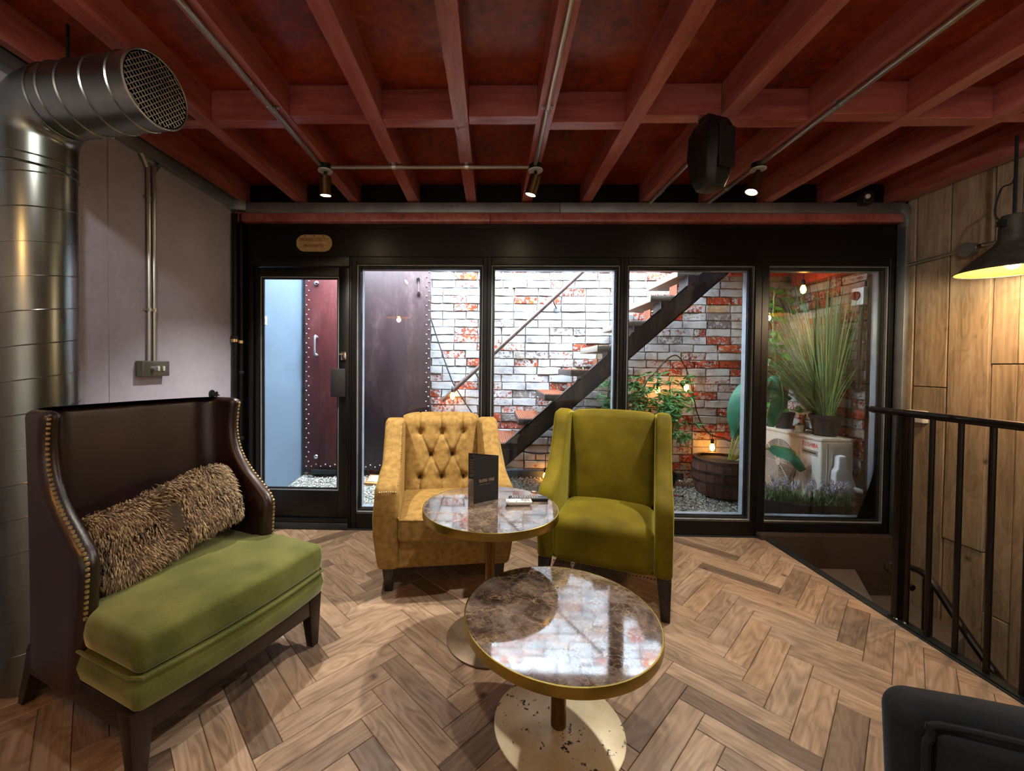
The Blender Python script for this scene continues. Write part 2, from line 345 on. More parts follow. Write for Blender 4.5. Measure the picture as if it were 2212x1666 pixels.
MT = dict(
    floor=wood('oak_herringbone', ('#7b6551', '#a38970', '#baa18a'), rough=.42, dark=1.0),
    floor_far=wood('oak_herringbone_rest', ('#7b6551', '#a38970', '#baa18a'), rnd_src='isl', rough=.42, dark=1.0),
    dark=plain('dark_void', '#17130f', .9), black=plain('black_frame_paint', '#060607', .38, var=.2, spec=.35), blackmatt=plain('black_matt', '#111113', .7),
    bead=plain('grey_glazing_bead', '#8b9095', .35, .3), gasket=plain('black_gasket', '#08080a', .6),
    glass=glass_mat(), plaster=plaster_mat(), cladding=planks_mat(),
    ceil=ceiling_mat('red_stained_board', '#4d1406', '#8a2b0e', '#aa4518'), joist=ceiling_mat('red_stained_joist', '#8c4038', '#b4625a', '#c88680', .3, (1, .12, 1)),
    trunk=galv_mat('galvanised_trunking', '#8d9296', '#b0b6b9', .55), duct=galv_mat('galvanised_duct', '#7c817e', '#8d938f', .3), conduit=galv_mat('steel_conduit', '#c0c2bd', '#d0d2cc', .36),
    bronze=plain('bronze_body', '#6a5236', .38, .9, var=.1), darksteel=plain('dark_steel', '#2d3336', .4, .7), nosing=plain('anthracite_nosing', '#2b3033', .45, .3),
    brass=plain('brushed_brass', '#a08a44', .3, 1.0, var=.06, vscale=40), brasspost=plain('aged_brass', '#6e5230', .3, 1.0, var=.2), brassbase=brass_base_mat(), bronzebase=plain('dull_bronze_plate', '#7d6a54', .42, .5, var=.2, vscale=6),
    marble=marble_mat(), leather=leather_mat(), green=velvet('moss_velvet', '#4c5322', '#74763c', sheen=1.0, tint='#e6e6c0'), olive=velvet('olive_velvet', '#4f4302', '#6e6008', sheen=.8, tint='#d8d060'),
    tan=velvet('gold_chenille', '#7d6030', '#a08048', sheen=.3, scale=30, tint='#e0c080'), charcoal=velvet('charcoal_velvet', '#1d2023', '#2c3034', sheen=.35, tint='#8090a0'),
    legwood=plain('espresso_wood', '#1c100a', .35, var=.3, stretch=(8, 8, 1)), nail=plain('brass_nailhead', '#e2cc98', .3, 1.0), button=plain('black_button', '#0d0a08', .5),
    white=plain('white_plastic', '#d8d8d4', .4, var=.03), blackplastic=plain('black_plastic', '#131316', .45), cardblack=plain('black_card', '#1b1a1a', .6), cardgrey=plain('grey_card', '#8d8a86', .7), print_=plain('cream_print', '#b09880', .6), printdim=plain('dim_print', '#5d5a56', .6),
    carpet=plain('brown_carpet', '#3a2c22', .95, var=.25, vscale=60, bump=.4, bscale=300), stair=plain('grey_stair_carpet', '#6b625c', .95, var=.15, vscale=80, bump=.3, bscale=300),
    bars=plain('bronze_black_rail', '#241d18', .35, .6, var=.3), signface=plain('aged_cream_enamel', '#a98f5e', .5, var=.2, vscale=20), signred=plain('red_lettering', '#7a2413', .5),
    lampout=plain('patinated_shade', '#4c4a42', .5, .5, var=.4, vscale=25), lampin=plain('gold_shade_lining', '#d9a03a', .45, .3, var=.08),
    brick=brick_mat('painted_brick', 'obj'), brickfar=brick_mat('painted_brick_rest', 'isl'), mortar=plain('lime_mortar', '#86827c', .95, var=.25, vscale=20, bump=.6, bscale=40, kind='Object'),
    bluewall=plain('pale_blue_render', '#52616f', .7, var=.08, vscale=4), gravel=plain('pale_gravel', '#c9c4b4', .8, var=.35, vscale=70), ground=plain('grey_ground', '#7c776c', .95, var=.3, vscale=30),
    redsteel=rusty('red_oxide_steel', '#3d1516', '#5c2322', '#7a4442'), brownsteel=rusty('brown_oxide_steel', '#1d1113', '#382325', '#5e4849'), rivet=plain('steel_rivet', '#8c8484', .4, .6),
    stairsteel=rusty('rusted_stair_steel', '#1d1a1c', '#342c2c', '#5a3f34', 8), tread=rusty('rusted_tread', '#4d2412', '#84401f', '#a8653a', 9), timber=plain('weathered_timber', '#7d7468', .8, var=.3, stretch=(2, 14, 14)),
    rail=plain('rusty_handrail', '#4f3f3a', .45, .5, var=.4), redbeam=plain('red_painted_beam', '#a53a1c', .5, var=.2), kerb=plain('dark_kerb', '#3a434e', .8, var=.2),
    acbody=plain('cream_enamel', '#cfc9ba', .45, var=.05), acgrey=plain('grey_label', '#8f8a86', .5), red=plain('red_brand_lettering', '#c0101c', .5), acdark=plain('grille_dark', '#2a2826', .7),
    barrel=plain('weathered_barrel', '#5b3a2c', .7, var=.4, vscale=6, stretch=(6, 6, 1)), hoop=plain('iron_hoop', '#3f302a', .55, .5, var=.4), pot=plain('black_nursery_pot', '#1f1f24', .5), potwhite=plain('white_pot', '#d9d6d0', .5), soil=plain('soil', '#241a12', .95),
    grassg=None, bamboo=plain('bamboo_leaf', '#5c9a58', .5, var=.5, vscale=20), cane=plain('cane_stem', '#9a6a34', .6, var=.3), leaf=plain('big_leaf', '#2f7a5c', .42, var=.35, vscale=9), stalk=plain('leaf_stalk', '#8fa24a', .5), vine=plain('climber_leaf', '#4c8a2c', .5, var=.5, vscale=20),
    lav=plain('lavender_flower', '#9a929c', .8, var=.3, vscale=60), lavleaf=plain('lavender_leaf', '#5f7a4c', .6, var=.5, vscale=50), terracotta=plain('terracotta_figure', '#b8643a', .7, var=.25), cable=plain('black_cable', '#16161a', .5),
    bulb=emis('amber_bulb', '#ffa63c', 26.0), lens=emis('spot_lens', '#ffe2b0', 40.0), opal=emis('opal_glass_globe', '#fff1dc', 9.0), lampbulb=emis('lamp_bulb', '#ffbe62', 30.0),
    yellow=plain('yellow_label', '#e8d22a', .5, var=.02), switchplate=plain('pewter_switchplate', '#7b7c72', .35, .6, var=.08), chrome=plain('chrome', '#c8c8c4', .15, 1.0, var=.03), lead=plain('dead_leaf', '#a5643c', .8, var=.3), fur=plain('brindle_fur_backing', '#3a2c1c', .9, var=.3, vscale=38), pinkpen=plain('red_stick', '#8a2020', .5), blueglass=plain('pale_glass_piece', '#b9c4dc', .2),
)
# ================================================================== STRUCTURE
XL, XR, YW, YB, XS = -1.963, 3.03, 3.10, -3.0, 2.04
S = 'structure'
# ---- floor: herringbone planks, each its own piece
floor = MB().box(XL-.1, XS, YB, YW+.06, -.25, -.013).build('floor', MT['dark']); tag(floor, 'oak herringbone plank floor of the room', 'floor', kind=S)
PL, PW = .42, .0927
def clip(poly, n, c):
    out = []
    for i in range(len(poly)):
        a, b = poly[i], poly[(i+1) % len(poly)]; da = n[0]*a[0]+n[1]*a[1]-c; db = n[0]*b[0]+n[1]*b[1]-c
        if da <= 0: out.append(a)
        if da*db < 0:
            t = da/(da-db); out.append((a[0]+(b[0]-a[0])*t, a[1]+(b[1]-a[1])*t))
    return out
def plank_mesh(poly, name='plank'):
    # chamfered tile: bottom ring, upper side ring, inset top
    c = Vector((sum(p[0] for p in poly)/len(poly), sum(p[1] for p in poly)/len(poly)))
    def inset(d):
        out = []
        n = len(poly)
        for i in range(n):
            p0, p, p1 = Vector(poly[i-1]), Vector(poly[i]), Vector(poly[(i+1) % n])
            e0 = (p-p0).normalized(); e1 = (p1-p).normalized(); n0 = Vector((-e0.y, e0.x)); n1 = Vector((-e1.y, e1.x))
            b = n0+n1; k = max(b.length_squared/2, .3); out.append(p+b*(d/k))
        return out
    r1, r2 = inset(.0006), inset(.0024)
    mb = MB(); mb.loft([[(p.x, p.y, -.013) for p in r1], [(p.x, p.y, -.0018) for p in r1], [(p.x, p.y, 0) for p in r2]], caps=True)
    return mb
U = Vector((1, 1)).normalized(); V = Vector((-1, 1)).normalized()
full = None; far = MB(); nplank = 0
x0, y0 = -.092, 1.336
for band in range(-5, 5):
    for k in range(-36, 16):
        P = Vector((x0+band*PL*math.sqrt(2), y0+k*PW*math.sqrt(2)))
        for typ in (0, 1):
            if typ == 0: o, d, s = P, U, V
            else: o, d, s = P-U*PW, V, U
            pts = [o, o+d*PL, o+d*PL+s*PW, o+s*PW]
            if typ: pts = [o, o+s*PW, o+s*PW+d*PL, o+d*PL]
            poly = [(p.x, p.y) for p in pts]
            q = poly
            for n, c in (((-1, 0), -XL), ((1, 0), XS-.004), ((0, 1), YW-.012), ((0, -1), -YB)):
                q = clip(q, n, c)
                if len(q) < 3: break
            if len(q) < 3: continue
            area = abs(sum(q[i][0]*q[(i+1) % len(q)][1]-q[(i+1) % len(q)][0]*q[i][1] for i in range(len(q))))/2
            if area < .0004: continue
            cen = Vector((sum(p[0] for p in q)/len(q), sum(p[1] for p in q)/len(q)))
            ang = math.atan2(d.y, d.x)
            if cen.y > 1.12 and abs(cen.x) < cen.y*1.32+.3:
                m2 = Matrix.Rotation(-ang, 2)
                whole = abs(area-PL*PW) < 1e-5
                if whole and full is not None: me = full
                else:
                    loc = [tuple(m2 @ (Vector(p)-cen)) for p in q]
                    sg = sum(loc[i][0]*loc[(i+1) % len(loc)][1]-loc[(i+1) % len(loc)][0]*loc[i][1] for i in range(len(loc)))
                    if sg < 0: loc = loc[::-1]
                    me = plank_mesh(loc).mesh('plank', smooth=None); me.materials.append(MT['floor'])
                    if whole: full = me
                ob = bpy.data.objects.new('plank', me); COL.objects.link(ob); ob.parent = floor
                ob.location = (cen.x, cen.y, rnd.uniform(-.0004, .0004)); ob.rotation_euler = (0, 0, ang); nplank += 1
            else:
                sg = sum(q[i][0]*q[(i+1) % len(q)][1]-q[(i+1) % len(q)][0]*q[i][1] for i in range(len(q)))
                mm = plank_mesh(q if sg > 0 else q[::-1]); far.add(mm.v, mm.f)
fo = far.build('plank_field', MT['floor_far'], floor, smooth=None); fo['kind'] = 'stuff'
# ---- threshold strip, floor edge nosing
tag(MB().box(-1.86, XS+.045, YW-.012, YW+.03, -.02, .008).build('trim_1', MT['nosing'], bevel=.002), 'dark threshold strip along the foot of the windows', 'trim', kind=S)
t2 = MB().box(XS-.004, XS+.045, YB, YW-.012, -.03, .006).box(XS+.028, XS+.045, YB, YW-.012, -.25, -.02).build('trim_2', MT['nosing'], bevel=.003)
tag(t2, 'dark grey metal nosing along the stairwell edge', 'trim', kind=S)
# ---- left wall with panels
wl = MB().box(XL-.15, XL-.008, YB, YW+.1, -.05, 2.75).build('wall_left', MT['dark']); tag(wl, 'grey marbled plaster panel wall', 'wall', kind=S)
ys = [YB, -1.54, -.34, .86, 2.06, YW+.02]
for a, b in zip(ys, ys[1:]): MB().box(XL-.008, XL, a+.0015, b-.0015, -.01, 2.63).build('panel', MT['plaster'], wl, bevel=.001, seg=1)
# ---- back wall behind the camera
tag(MB().box(XL-.1, XR+.2, YB-.1, YB, -2.0, 2.75).build('wall_back', plain('pale_plaster_wall', '#b8b0a6', .8)), 'plain wall behind the viewer', 'wall', kind=S)
# ---- right wall: reclaimed boards over a backing
wr = MB().box(XR, XR+.12, YB, YW+.1, -2.2, 2.75).build('wall_right', MT['dark']); tag(wr, 'wall clad in weathered reclaimed boards', 'wall', kind=S)
def board(y0, y1, z0, z1, k):
    y0 += .0055; y1 -= .0055; z0 += .003; z1 -= .003
    L = z1-z0; w = y1-y0; n = 7; t = .024+rnd.uniform(-.006, .006)
    ra = []; rb = []
    for i in range(n):
        x = -L/2+L*i/(n-1); ra.append((x, -w/2+rnd.uniform(-.0022, .0022))); rb.append((x, w/2+rnd.uniform(-.0022, .0022)))
    mb = MB(); mb.prism(ra+rb[::-1], 0, t)
    ob = mb.build('plank', MT['cladding'], wr, bevel=.002, seg=1)
    # local x along z, local z towards the room (-X)
    m = Matrix(((0, 0, -1, 0), (0, -1, 0, 0), (-1, 0, 0, 0), (0, 0, 0, 1)))
    m.translation = (XR, (y0+y1)/2, (z0+z1)/2); ob.matrix_local = m
    return ob
for y0_, y1_, zs in ((2.995, 3.06, (-2.0, 2.6)), (2.775, 2.993, (-2.0, -.6, 1.152, 2.6)), (2.544, 2.775, (-2.0, .158, 2.6)), (2.413, 2.544, (-2, -.2, 1.307, 2.6)), (2.19, 2.413, (-2, 1.307, 2.6)),
                     (1.97, 2.19, (-2, .6, 2.6)), (1.76, 1.97, (-2, 1.5, 2.6)), (1.55, 1.76, (-2, .2, 2.6)), (1.3, 1.55, (-2, 2.6)), (1.0, 1.3, (-2, 2.6)), (.7, 1.0, (-2, 2.6)), (.3, .7, (-2, 2.6)), (-.4, .3, (-2, 2.6)), (-1.6, -.4, (-2, 2.6)), (YB, -1.6, (-2, 2.6))):
    for a, b in zip(zs, zs[1:]): board(y0_, y1_, a, b, 0)
# ---- ceiling boards, joists, noggings
ce = MB().box(XL-.1, XR+.1, YB, YW+.25, 2.632, 2.72).build('ceiling', MT['ceil']); tag(ce, 'dark red stained boarded ceiling with exposed joists', 'ceiling', kind=S)
JX = [-1.875, -1.447, -1.035, -.59, -.161, .25, .69, 1.128, 1.565, 1.99, 2.43, 2.93]
JW = [.04, .07, .072, .076, .076, .076, .074, .076, .074, .074, .076, .1]
def warped(x0, x1, y0, y1, z0, z1, n=14, amp=.003):
    mb = MB(); rings = []
    for i in range(n+1):
        y = y0+(y1-y0)*i/n; j = [rnd.uniform(-amp, amp) for _ in range(4)]
        rings.append([(x0+j[0], y, z0+j[1]), (x1+j[2], y, z0+j[3]), (x1, y, z1), (x0, y, z1)])
    return mb.loft(rings)
for x, w in zip(JX, JW): warped(x-w/2, x+w/2, YB, YW+.02, 2.48, 2.634).build('joist', MT['joist'], ce, smooth=20)
NY = [2.075, 2.075, 2.04, 2.075, 2.05, 2.1, 2.045, 2.085, 2.04, 2.08, 2.05]
for i in range(len(JX)-1):
    a = JX[i]+JW[i]/2; b = JX[i+1]-JW[i+1]/2
    for yy in (NY[i], NY[i]-2.4):
        ob = MB().box(-.035, .035, 0, b-a, 0, .15).build('nogging', MT['joist'], ce, bevel=.002, seg=1)
        ob.rotation_euler = (0, 0, -math.pi/2); ob.location = (a, yy, 2.482)
# ---- window wall: header, beam, piers
wf = MB().box(XL-.1, XR+.1, YW, YW+.09, 2.086, 2.30).box(XL-.1, XR+.1, YW+.012, YW+.09, 2.30, 2.66).box(XL-.1, -1.862, YW+.02, YW+.09, -.2, 2.1).box(2.968, XR+.1, YW+.02, YW+.09, -2, 2.1)
wf.box(XL-.3, XR+.3, YW+.076, YW+.2, -.3, .06).box(XL-.3, XR+.3, YW+.09, YW+.2, 2.036, 2.78).box(XL-.3, XL-.02, YW+.05, YW+.2, -.2, 2.1).box(XR-.08, XR+.3, YW+.06, YW+.2, -.2, 2.1)
wf = wf.build('wall_front', MT['black'], bevel=.003, seg=1); tag(wf, 'black header panel above the windows and door', 'wall', kind=S)
tag(MB().box(XL, -.02, YW-.05, YW+.01, 2.335, 2.405).box(-.018, 2.97, YW-.05, YW+.01, 2.335, 2.405).build('trim_3', MT['joist'], bevel=.003), 'dark red timber fascia under the metal trunking', 'trim', kind=S)
# ---- windows and door
def ring(mb, x0, x1, z0, z1, t, ya, yb):
    mb.box(x0, x1, ya, yb, z0, z0+t).box(x0, x1, ya, yb, z1-t, z1).box(x0, x0+t, ya, yb, z0+t, z1-t).box(x1-t, x1, ya, yb, z0+t, z1-t); return mb
def window(i, x0, x1, z0, z1, fl, fr, fb, ft, label):
    """x0..x1 is the bead opening; frame members stand around it."""
    f = MB().box(x0-fl, x0, YW, YW+.075, z0-fb, z1+ft).box(x1, x1+fr, YW, YW+.075, z0-fb, z1+ft).box(x0, x1, YW, YW+.075, z0-fb, z0).box(x0, x1, YW, YW+.075, z1, z1+ft)
    o = f.build('window_%d' % i, MT['black'], bevel=.003, seg=1); tag(o, label, 'window', kind=S)
    ring(MB(), x0, x1, z0, z1, .008, YW+.012, YW+.06).build('bead', MT['bead'], o, bevel=.002, seg=1)
    ring(MB(), x0+.008, x1-.008, z0+.008, z1-.008, .014, YW+.03, YW+.06).build('gasket', MT['gasket'], o, bevel=.002, seg=1)
    ring(MB(), x0+.016, x1-.016, z0+.016, z1-.016, .012, YW+.062, YW+.11).build('outer_frame', MT['bead'], o)
    MB().box(x0+.018, x1-.018, YW+.044, YW+.05, z0+.018, z1-.018).build('pane', MT['glass'], o, smooth=None)
    return o
window(1, -1.028, -.067, .13, 2.03, .04, .0315, .125, .056, 'black framed window pane beside the glazed door')
window(2, -.004, .961, .125, 2.03, .0315, .0275, .12, .056, 'black framed window pane behind the buttoned armchair')
window(3, 1.016, 1.957, .12, 2.03, .0275, .05, .115, .056, 'black framed window pane behind the olive armchair')
window(4, 2.057, 2.932, .115, 2.03, .05, .036, .09, .056, 'black framed window pane over the stairwell')
dr = thing('door_1', 'black framed glazed door to the courtyard', 'door', (-1.83, YW, 0), kind=S)
d = MB().box(-1.815, -1.776, YW+.005, YW+.055, .06, 2.005).box(-1.166, -1.085, YW+.005, YW+.055, .06, 2.005).box(-1.776, -1.166, YW+.005, YW+.055, .06, .292).box(-1.776, -1.166, YW+.005, YW+.055, 1.937, 2.005)
d.build('leaf', MT['black'], dr, bevel=.004, world=True)
MB().box(-1.862, -1.82, YW-.01, YW+.075, 0, 2.086).box(-1.08, -1.068, YW-.005, YW+.075, 0, 2.086).box(-1.82, -1.08, YW-.01, YW+.075, 2.01, 2.086).build('frame', MT['black'], dr, bevel=.004, world=True)
ring(MB(), -1.776, -1.166, .292, 1.937, .008, YW+.012, YW+.045).build('bead', MT['bead'], dr, bevel=.002, seg=1, world=True)
ring(MB(), -1.768, -1.174, .30, 1.929, .01, YW+.02, YW+.045).build('gasket', MT['gasket'], dr, world=True)
MB().box(-1.764, -1.178, YW+.028, YW+.034, .304, 1.925).build('pane', MT['glass'], dr, smooth=None, world=True)
MB().box(-1.815, -1.085, YW-.02, YW+.07, .0, .05).build('threshold', MT['nosing'], dr, bevel=.004, world=True)
MB().box(-1.815, -1.085, YW-.012, YW+.005, .05, .085).build('weather_bar', MT['black'], dr, bevel=.004, world=True)
hp = MB().box(-1.215, -1.105, YW-.03, YW+.005, 1.02, 1.235).build('push_plate', MT['blackmatt'], dr, bevel=.006, world=True)
lk = MB().box(-1.145, -1.105, YW-.004, YW+.005, 1.30, 1.365).build('lock_plate', MT['chrome'], dr, bevel=.003, world=True)
MB().lathe([(.008, 0), (.008, .02), (.006, .025)], 10, (-1.128, YW-.004, 1.345), Matrix.Rotation(R(90), 3, 'X')).box(-1.15, -1.118, YW-.03, YW-.022, 1.338, 1.352, ).build('thumb_turn', MT['chrome'], dr, world=True)
# ---- stairwell
sw = MB().box(2.0, XR, YW-.05, YW+.02, -2.2, .042).build('wall_stairwell', MT['carpet'], bevel=.015, seg=3); tag(sw, 'brown carpeted upstand under the stairwell window', 'wall', kind=S)
tag(MB().box(1.9, XS+.026, YB, YW-.05, -2.2, -.25).build('wall_stairwell_side', MT['dark']), 'dark side of the stairwell under the floor edge', 'wall', kind=S)
tag(MB().box(XS-.2, XR, YB, YW, -2.3, -2.15).build('floor_lower', MT['stair']), 'lower landing floor of the stairwell', 'floor', kind=S)
st = thing('staircase', 'carpeted winder stairs going down beside the clad wall', 'stairs', (2.5, 2.5, -2.15))
nw = (XS+.032, 2.02); yb_ = YW-.05
def step(poly, z): MB().prism(poly, z-.42, z, 'z').build('step', MT['stair'], st, bevel=.008, world=True)
step([nw, (2.69, yb_), (XS+.032, yb_)], -.2); step([nw, (XR-.03, 2.62), (XR-.03, yb_), (2.69, yb_)], -.39); step([nw, (XR-.03, 2.02), (XR-.03, 2.62)], -.58)
for i in range(7): step([(XS+.032, 2.02-.24*(i+1)), (XR-.03, 2.02-.24*(i+1)), (XR-.03, 2.02-.24*i), (XS+.032, 2.02-.24*i)], -.77-.19*i)
# ================================================================== ROOM FITTINGS
# ---- cable trunking
tr = thing('cable_trunking', 'grey galvanised cable trunking running round the top of the walls', 'trunking', (XL, YW, 2.4))
def trunk_seg(name, mb): return mb.build(name, MT['trunk'], tr, bevel=.004, world=True)
trunk_seg('wall_run', MB().box(XL, XL+.05, YB, 3.0, 2.425, 2.50))
trunk_seg('window_run', MB().box(XL+.12, .49, YW-.07, YW-.002, 2.395, 2.468)); trunk_seg('window_run', MB().box(.492, 2.93, YW-.07, YW-.002, 2.395, 2.468))
trunk_seg('corner_piece', MB().prism([(XL, 3.0), (XL+.05, 3.0), (XL+.125, YW-.07), (XL+.125, YW-.002), (XL, YW-.002)], 2.41, 2.485))
el = [(2.93+.065*math.sin(a), 2.36-.0+.075*math.cos(a)+.033) for a in [R(90)*i/6 for i in range(7)]]
el2 = [(2.93, 2.395), (2.93, 2.468)]
trunk_seg('elbow', MB().prism([(2.928, 2.395), (2.928, 2.468)]+[(2.93+.098*math.sin(R(15*i)), 2.37+.098*math.cos(R(15*i))) for i in range(7)]+[(3.028, 2.30), (2.968, 2.30), (2.968, 2.37), (2.95, 2.392)], YW-.07, YW-.002, 'y'))
trunk_seg('drop_run', MB().box(2.968, 3.028, YW-.07, YW-.002, -.6, 2.302))
MB().lathe([(.009, 0), (.009, .004), (.004, .006)], 10, (2.992, YW-.07, .92), Matrix.Rotation(R(90), 3, 'X')).build('screw', MT['darksteel'], tr, world=True)
for x in (-.30, -.26): MB().lathe([(.004, 0), (.004, .003)], 8, (x, YW-.07, 2.44), Matrix.Rotation(R(90), 3, 'X')).build('screw', MT['chrome'], tr, world=True)
# ---- steel conduits on the joists
def conduit(label, pts, clips, name='ceiling_conduit'):
    t = thing(name, label, 'conduit', pts[0], group='steel conduits under the joists')
    MB().tube(pts, .0115, 10).build('tube', MT['conduit'], t, world=True)
    for c, ax in clips:
        mb = MB()
        if ax == 'y': mb.box(c[0]-.028, c[0]+.028, c[1]-.01, c[1]+.01, c[2]+.008, c[2]+.014).tube([(c[0]-.001, c[1]-.011, c[2]), (c[0]+.001, c[1]+.011, c[2])], .0145, 8).ball((c[0]-.022, c[1], c[2]+.006), .005, 6, 3).ball((c[0]+.022, c[1], c[2]+.006), .005, 6, 3)
        else: mb.box(c[0]-.01, c[0]+.01, c[1]-.028, c[1]+.028, c[2]+.008, c[2]+.014).tube([(c[0]-.011, c[1], c[2]), (c[0]+.011, c[1], c[2])], .0145, 8)
        mb.build('saddle_clip', MT['conduit'], t, world=True)
ZC = 2.466; YS = 2.49
conduit('long steel conduit running to the spotlight by the door', [(-1.04, YB+.02, ZC), (-1.04, YS-.03, ZC)], [((-1.04, 1.93, ZC), 'y'), ((-1.04, .3, ZC), 'y')])
conduit('long steel conduit running to the middle spotlight', [(.25, YB+.02, ZC), (.25, YS-.03, ZC)], [((.25, 1.94, ZC), 'y'), ((.25, .4, ZC), 'y')])
conduit('long steel conduit running past the spotlight nearest the clad wall to the trunking', [(1.565, YB+.02, ZC), (1.565, YW-.05, ZC)], [((1.565, 1.91, ZC), 'y'), ((1.565, 2.8, ZC), 'y')])
conduit('short steel conduit between the black speaker and the trunking', [(1.145, 2.15, ZC), (1.145, YW-.05, ZC)], [((1.145, 2.86, ZC), 'y')])
conduit('steel conduit crossing between the first two spotlights', [(-1.0, YS, ZC), (.21, YS, ZC)], [((-.6, YS, ZC), 'x'), ((-.16, YS, ZC), 'x')])
# ---- spotlights
def spotlight(label, x, y, aim, power=SPOT_W, col=(1, .93, .83), grp='cylinder spotlights'):
    t = thing('spotlight', label, 'spotlight', (x, y, 2.48), group=grp)
    MB().lathe([(.033, -.034), (.036, -.03), (.036, 0), (.0, 0)], 20).build('junction_box', MT['darksteel'], t)
    MB().lathe([(.0, -.04), (.043, -.04), (.043, -.033), (.0, -.033)], 20).build('mount_plate', MT['white'], t)
    MB().box(-.009, .009, -.006, .006, -.075, -.04).build('stem', MT['darksteel'], t, bevel=.002)
    a = Vector(aim).normalized(); q = Vector((0, 0, -1)).rotation_difference(a).to_matrix()
    c = Vector((0, 0, -.078)); top = c-a*.008
    MB().lathe([(.0, -.108), (.030, -.108), (.0325, -.112), (.0345, -.112), (.0345, 0), (.031, .004), (.0, .004)], 24, top, q).build('body', MT['bronze'], t)
    MB().lathe([(.0, -.111), (.028, -.111), (.028, -.1085), (.0, -.1085)], 20, top, q).build('lens', MT['lens'], t)
    ld = bpy.data.lights.new('spot_beam', 'SPOT'); ld.energy = power; ld.color = col; ld.spot_size = R(105); ld.spot_blend = .8; ld.shadow_soft_size = .028
    lo = bpy.data.objects.new('spot_beam', ld); COL.objects.link(lo); lo.parent = t; lo.location = top+a*.118; lo.rotation_euler = q.to_4x4().to_euler()
    return t
spotlight('spotlight above the glazed door, pointing straight down', -1.02, YS+.0, (-.02, .12, -1))
spotlight('spotlight over the round tables, tilted slightly sideways', .255, YS+.0, (-.28, .12, -1))
spotlight('spotlight nearest the clad wall, tilted toward the room', 1.565, YS-.01, (-.42, -.05, -1))
BACK_FILL_W = 100.0  # three unseen spotlights added; their bounce off the back wall fills the room
for lab_, x, y, aim, pw in (('added fill spotlight on the duct side conduit turned to the wall behind the viewer', -1.04, -1.0, (0, -1, -.5), BACK_FILL_W), ('added fill spotlight on the middle conduit turned to the wall behind the viewer', .25, -1.0, (0, -1, -.5), BACK_FILL_W),
                            ('added fill spotlight on the stair side conduit turned to the wall behind the viewer', 1.565, -1.0, (0, -1, -.5), BACK_FILL_W), ('added unseen fill spotlight above the viewer washing the plaster wall', -1.04, .95, (-1, .75, -.9), 5.0),  # plaster washer: unseen lamp added to brighten that wall
                            ('added unseen fill spotlight above the viewer washing the clad wall', 1.565, .85, (1, .75, -.85), 12.0), ('spotlight above the viewer pointing at the low marble table', .25, .75, (0, .35, -1), 24.0)):  # clad wall washer: also added out of view, to brighten the boards
    spotlight(lab_, x, y, aim, pw, (1, .98, .95), 'spotlights behind the viewer')
# ---- loudspeaker
sp = thing('loudspeaker', 'black wedge loudspeaker hung under the red joists', 'speaker', (1.04, 2.0, 2.12), R(18))
rings = []
for z, w, dp in ((0, .048, .05), (.06, .07, .07), (.17, .082, .085), (.27, .078, .08), (.315, .06, .06)):
    rings.append([(-w, -dp*.6, z), (-w*.55, -dp, z), (w*.55, -dp, z), (w, -dp*.6, z), (w*.8, dp, z), (-w*.8, dp, z)])
MB().loft(rings).build('cabinet', MT['blackplastic'], sp, bevel=.006)
MB().box(-.02, .02, -.0, .06, .3, .36).tube([(0, .03, .33), (.06, .05, .36)], .012, 8).build('bracket', MT['blackmatt'], sp)
MB().loft([[(-.045, -.0885, .07), (.045, -.0885, .07), (.046, -.0885, .26), (-.046, -.0885, .26)], [(-.04, -.094, .075), (.04, -.094, .075), (.041, -.094, .255), (-.041, -.094, .255)]]).build('grille', MT['blackmatt'], sp)
# ---- little sensor by the clad wall
se = thing('motion_sensor', 'small dark sensor box tucked under the last joists', 'sensor', (2.56, 2.9, 2.40))
rbox('housing', -.035, .035, -.03, .03, 0, .08, .008, MT['blackplastic'], se, cuts=1, seg=2); MB().ball((-.012, -.03, .045), .017, 10, 5).build('lens', MT['white'], se)
# ---- spiral duct
RD, XD, YD = .127, -1.826, 1.60
du = thing('ventilation_duct', 'galvanised spiral ventilation duct with mesh outlet', 'duct', (XD, YD, 0))
n = 40
MB().lathe([(RD, .002), (RD, 2.02)], 96, caps=False).build('riser', MT['duct'], du, smooth=60)
helix = []
turns = 15; N = turns*60
for i in range(N+1):
    a = 2*math.pi*i/60; z = .05+1.95*i/N; helix.append(((RD+.0002)*math.cos(a), (RD+.0002)*math.sin(a), z))
MB().tube(helix, .0024, 5).build('spiral_seam', MT['duct'], du)
# elbow: sweep from +z to outlet direction
od = Vector((math.cos(R(-9)), math.sin(R(-9)), 0)); RB = .155
path = []
for i in range(0, 13):
    a = R(90)*i/12; path.append(Vector((0, 0, 2.02+.0))+od*(RB*(1-math.cos(a)))+Vector((0, 0, RB*math.sin(a)+.10)))
path = [Vector((0, 0, 2.02))]+path
MB().tube(path, RD+.002, n, caps=False).build('elbow', MT['duct'], du, smooth=60)
for z in (2.015, 2.05): MB().lathe([(RD+.001, z-.004), (RD+.006, z), (RD+.001, z+.004)], n, caps=False).build('collar', MT['duct'], du)
e0 = path[-1]; L = .43
MB().tube([e0, e0+od*L], RD, n, caps=False).build('outlet_run', MT['duct'], du, smooth=60)
for k in (.0, .055, .14, .25, .36): MB().tube([e0+od*(k-.004), e0+od*k, e0+od*(k+.004)], [RD+.0005, RD+.0045, RD+.0005], n, caps=False).build('collar', MT['duct'], du)
e1 = e0+od*L; side = od.cross(Vector((0, 0, 1))); mesh = MB()
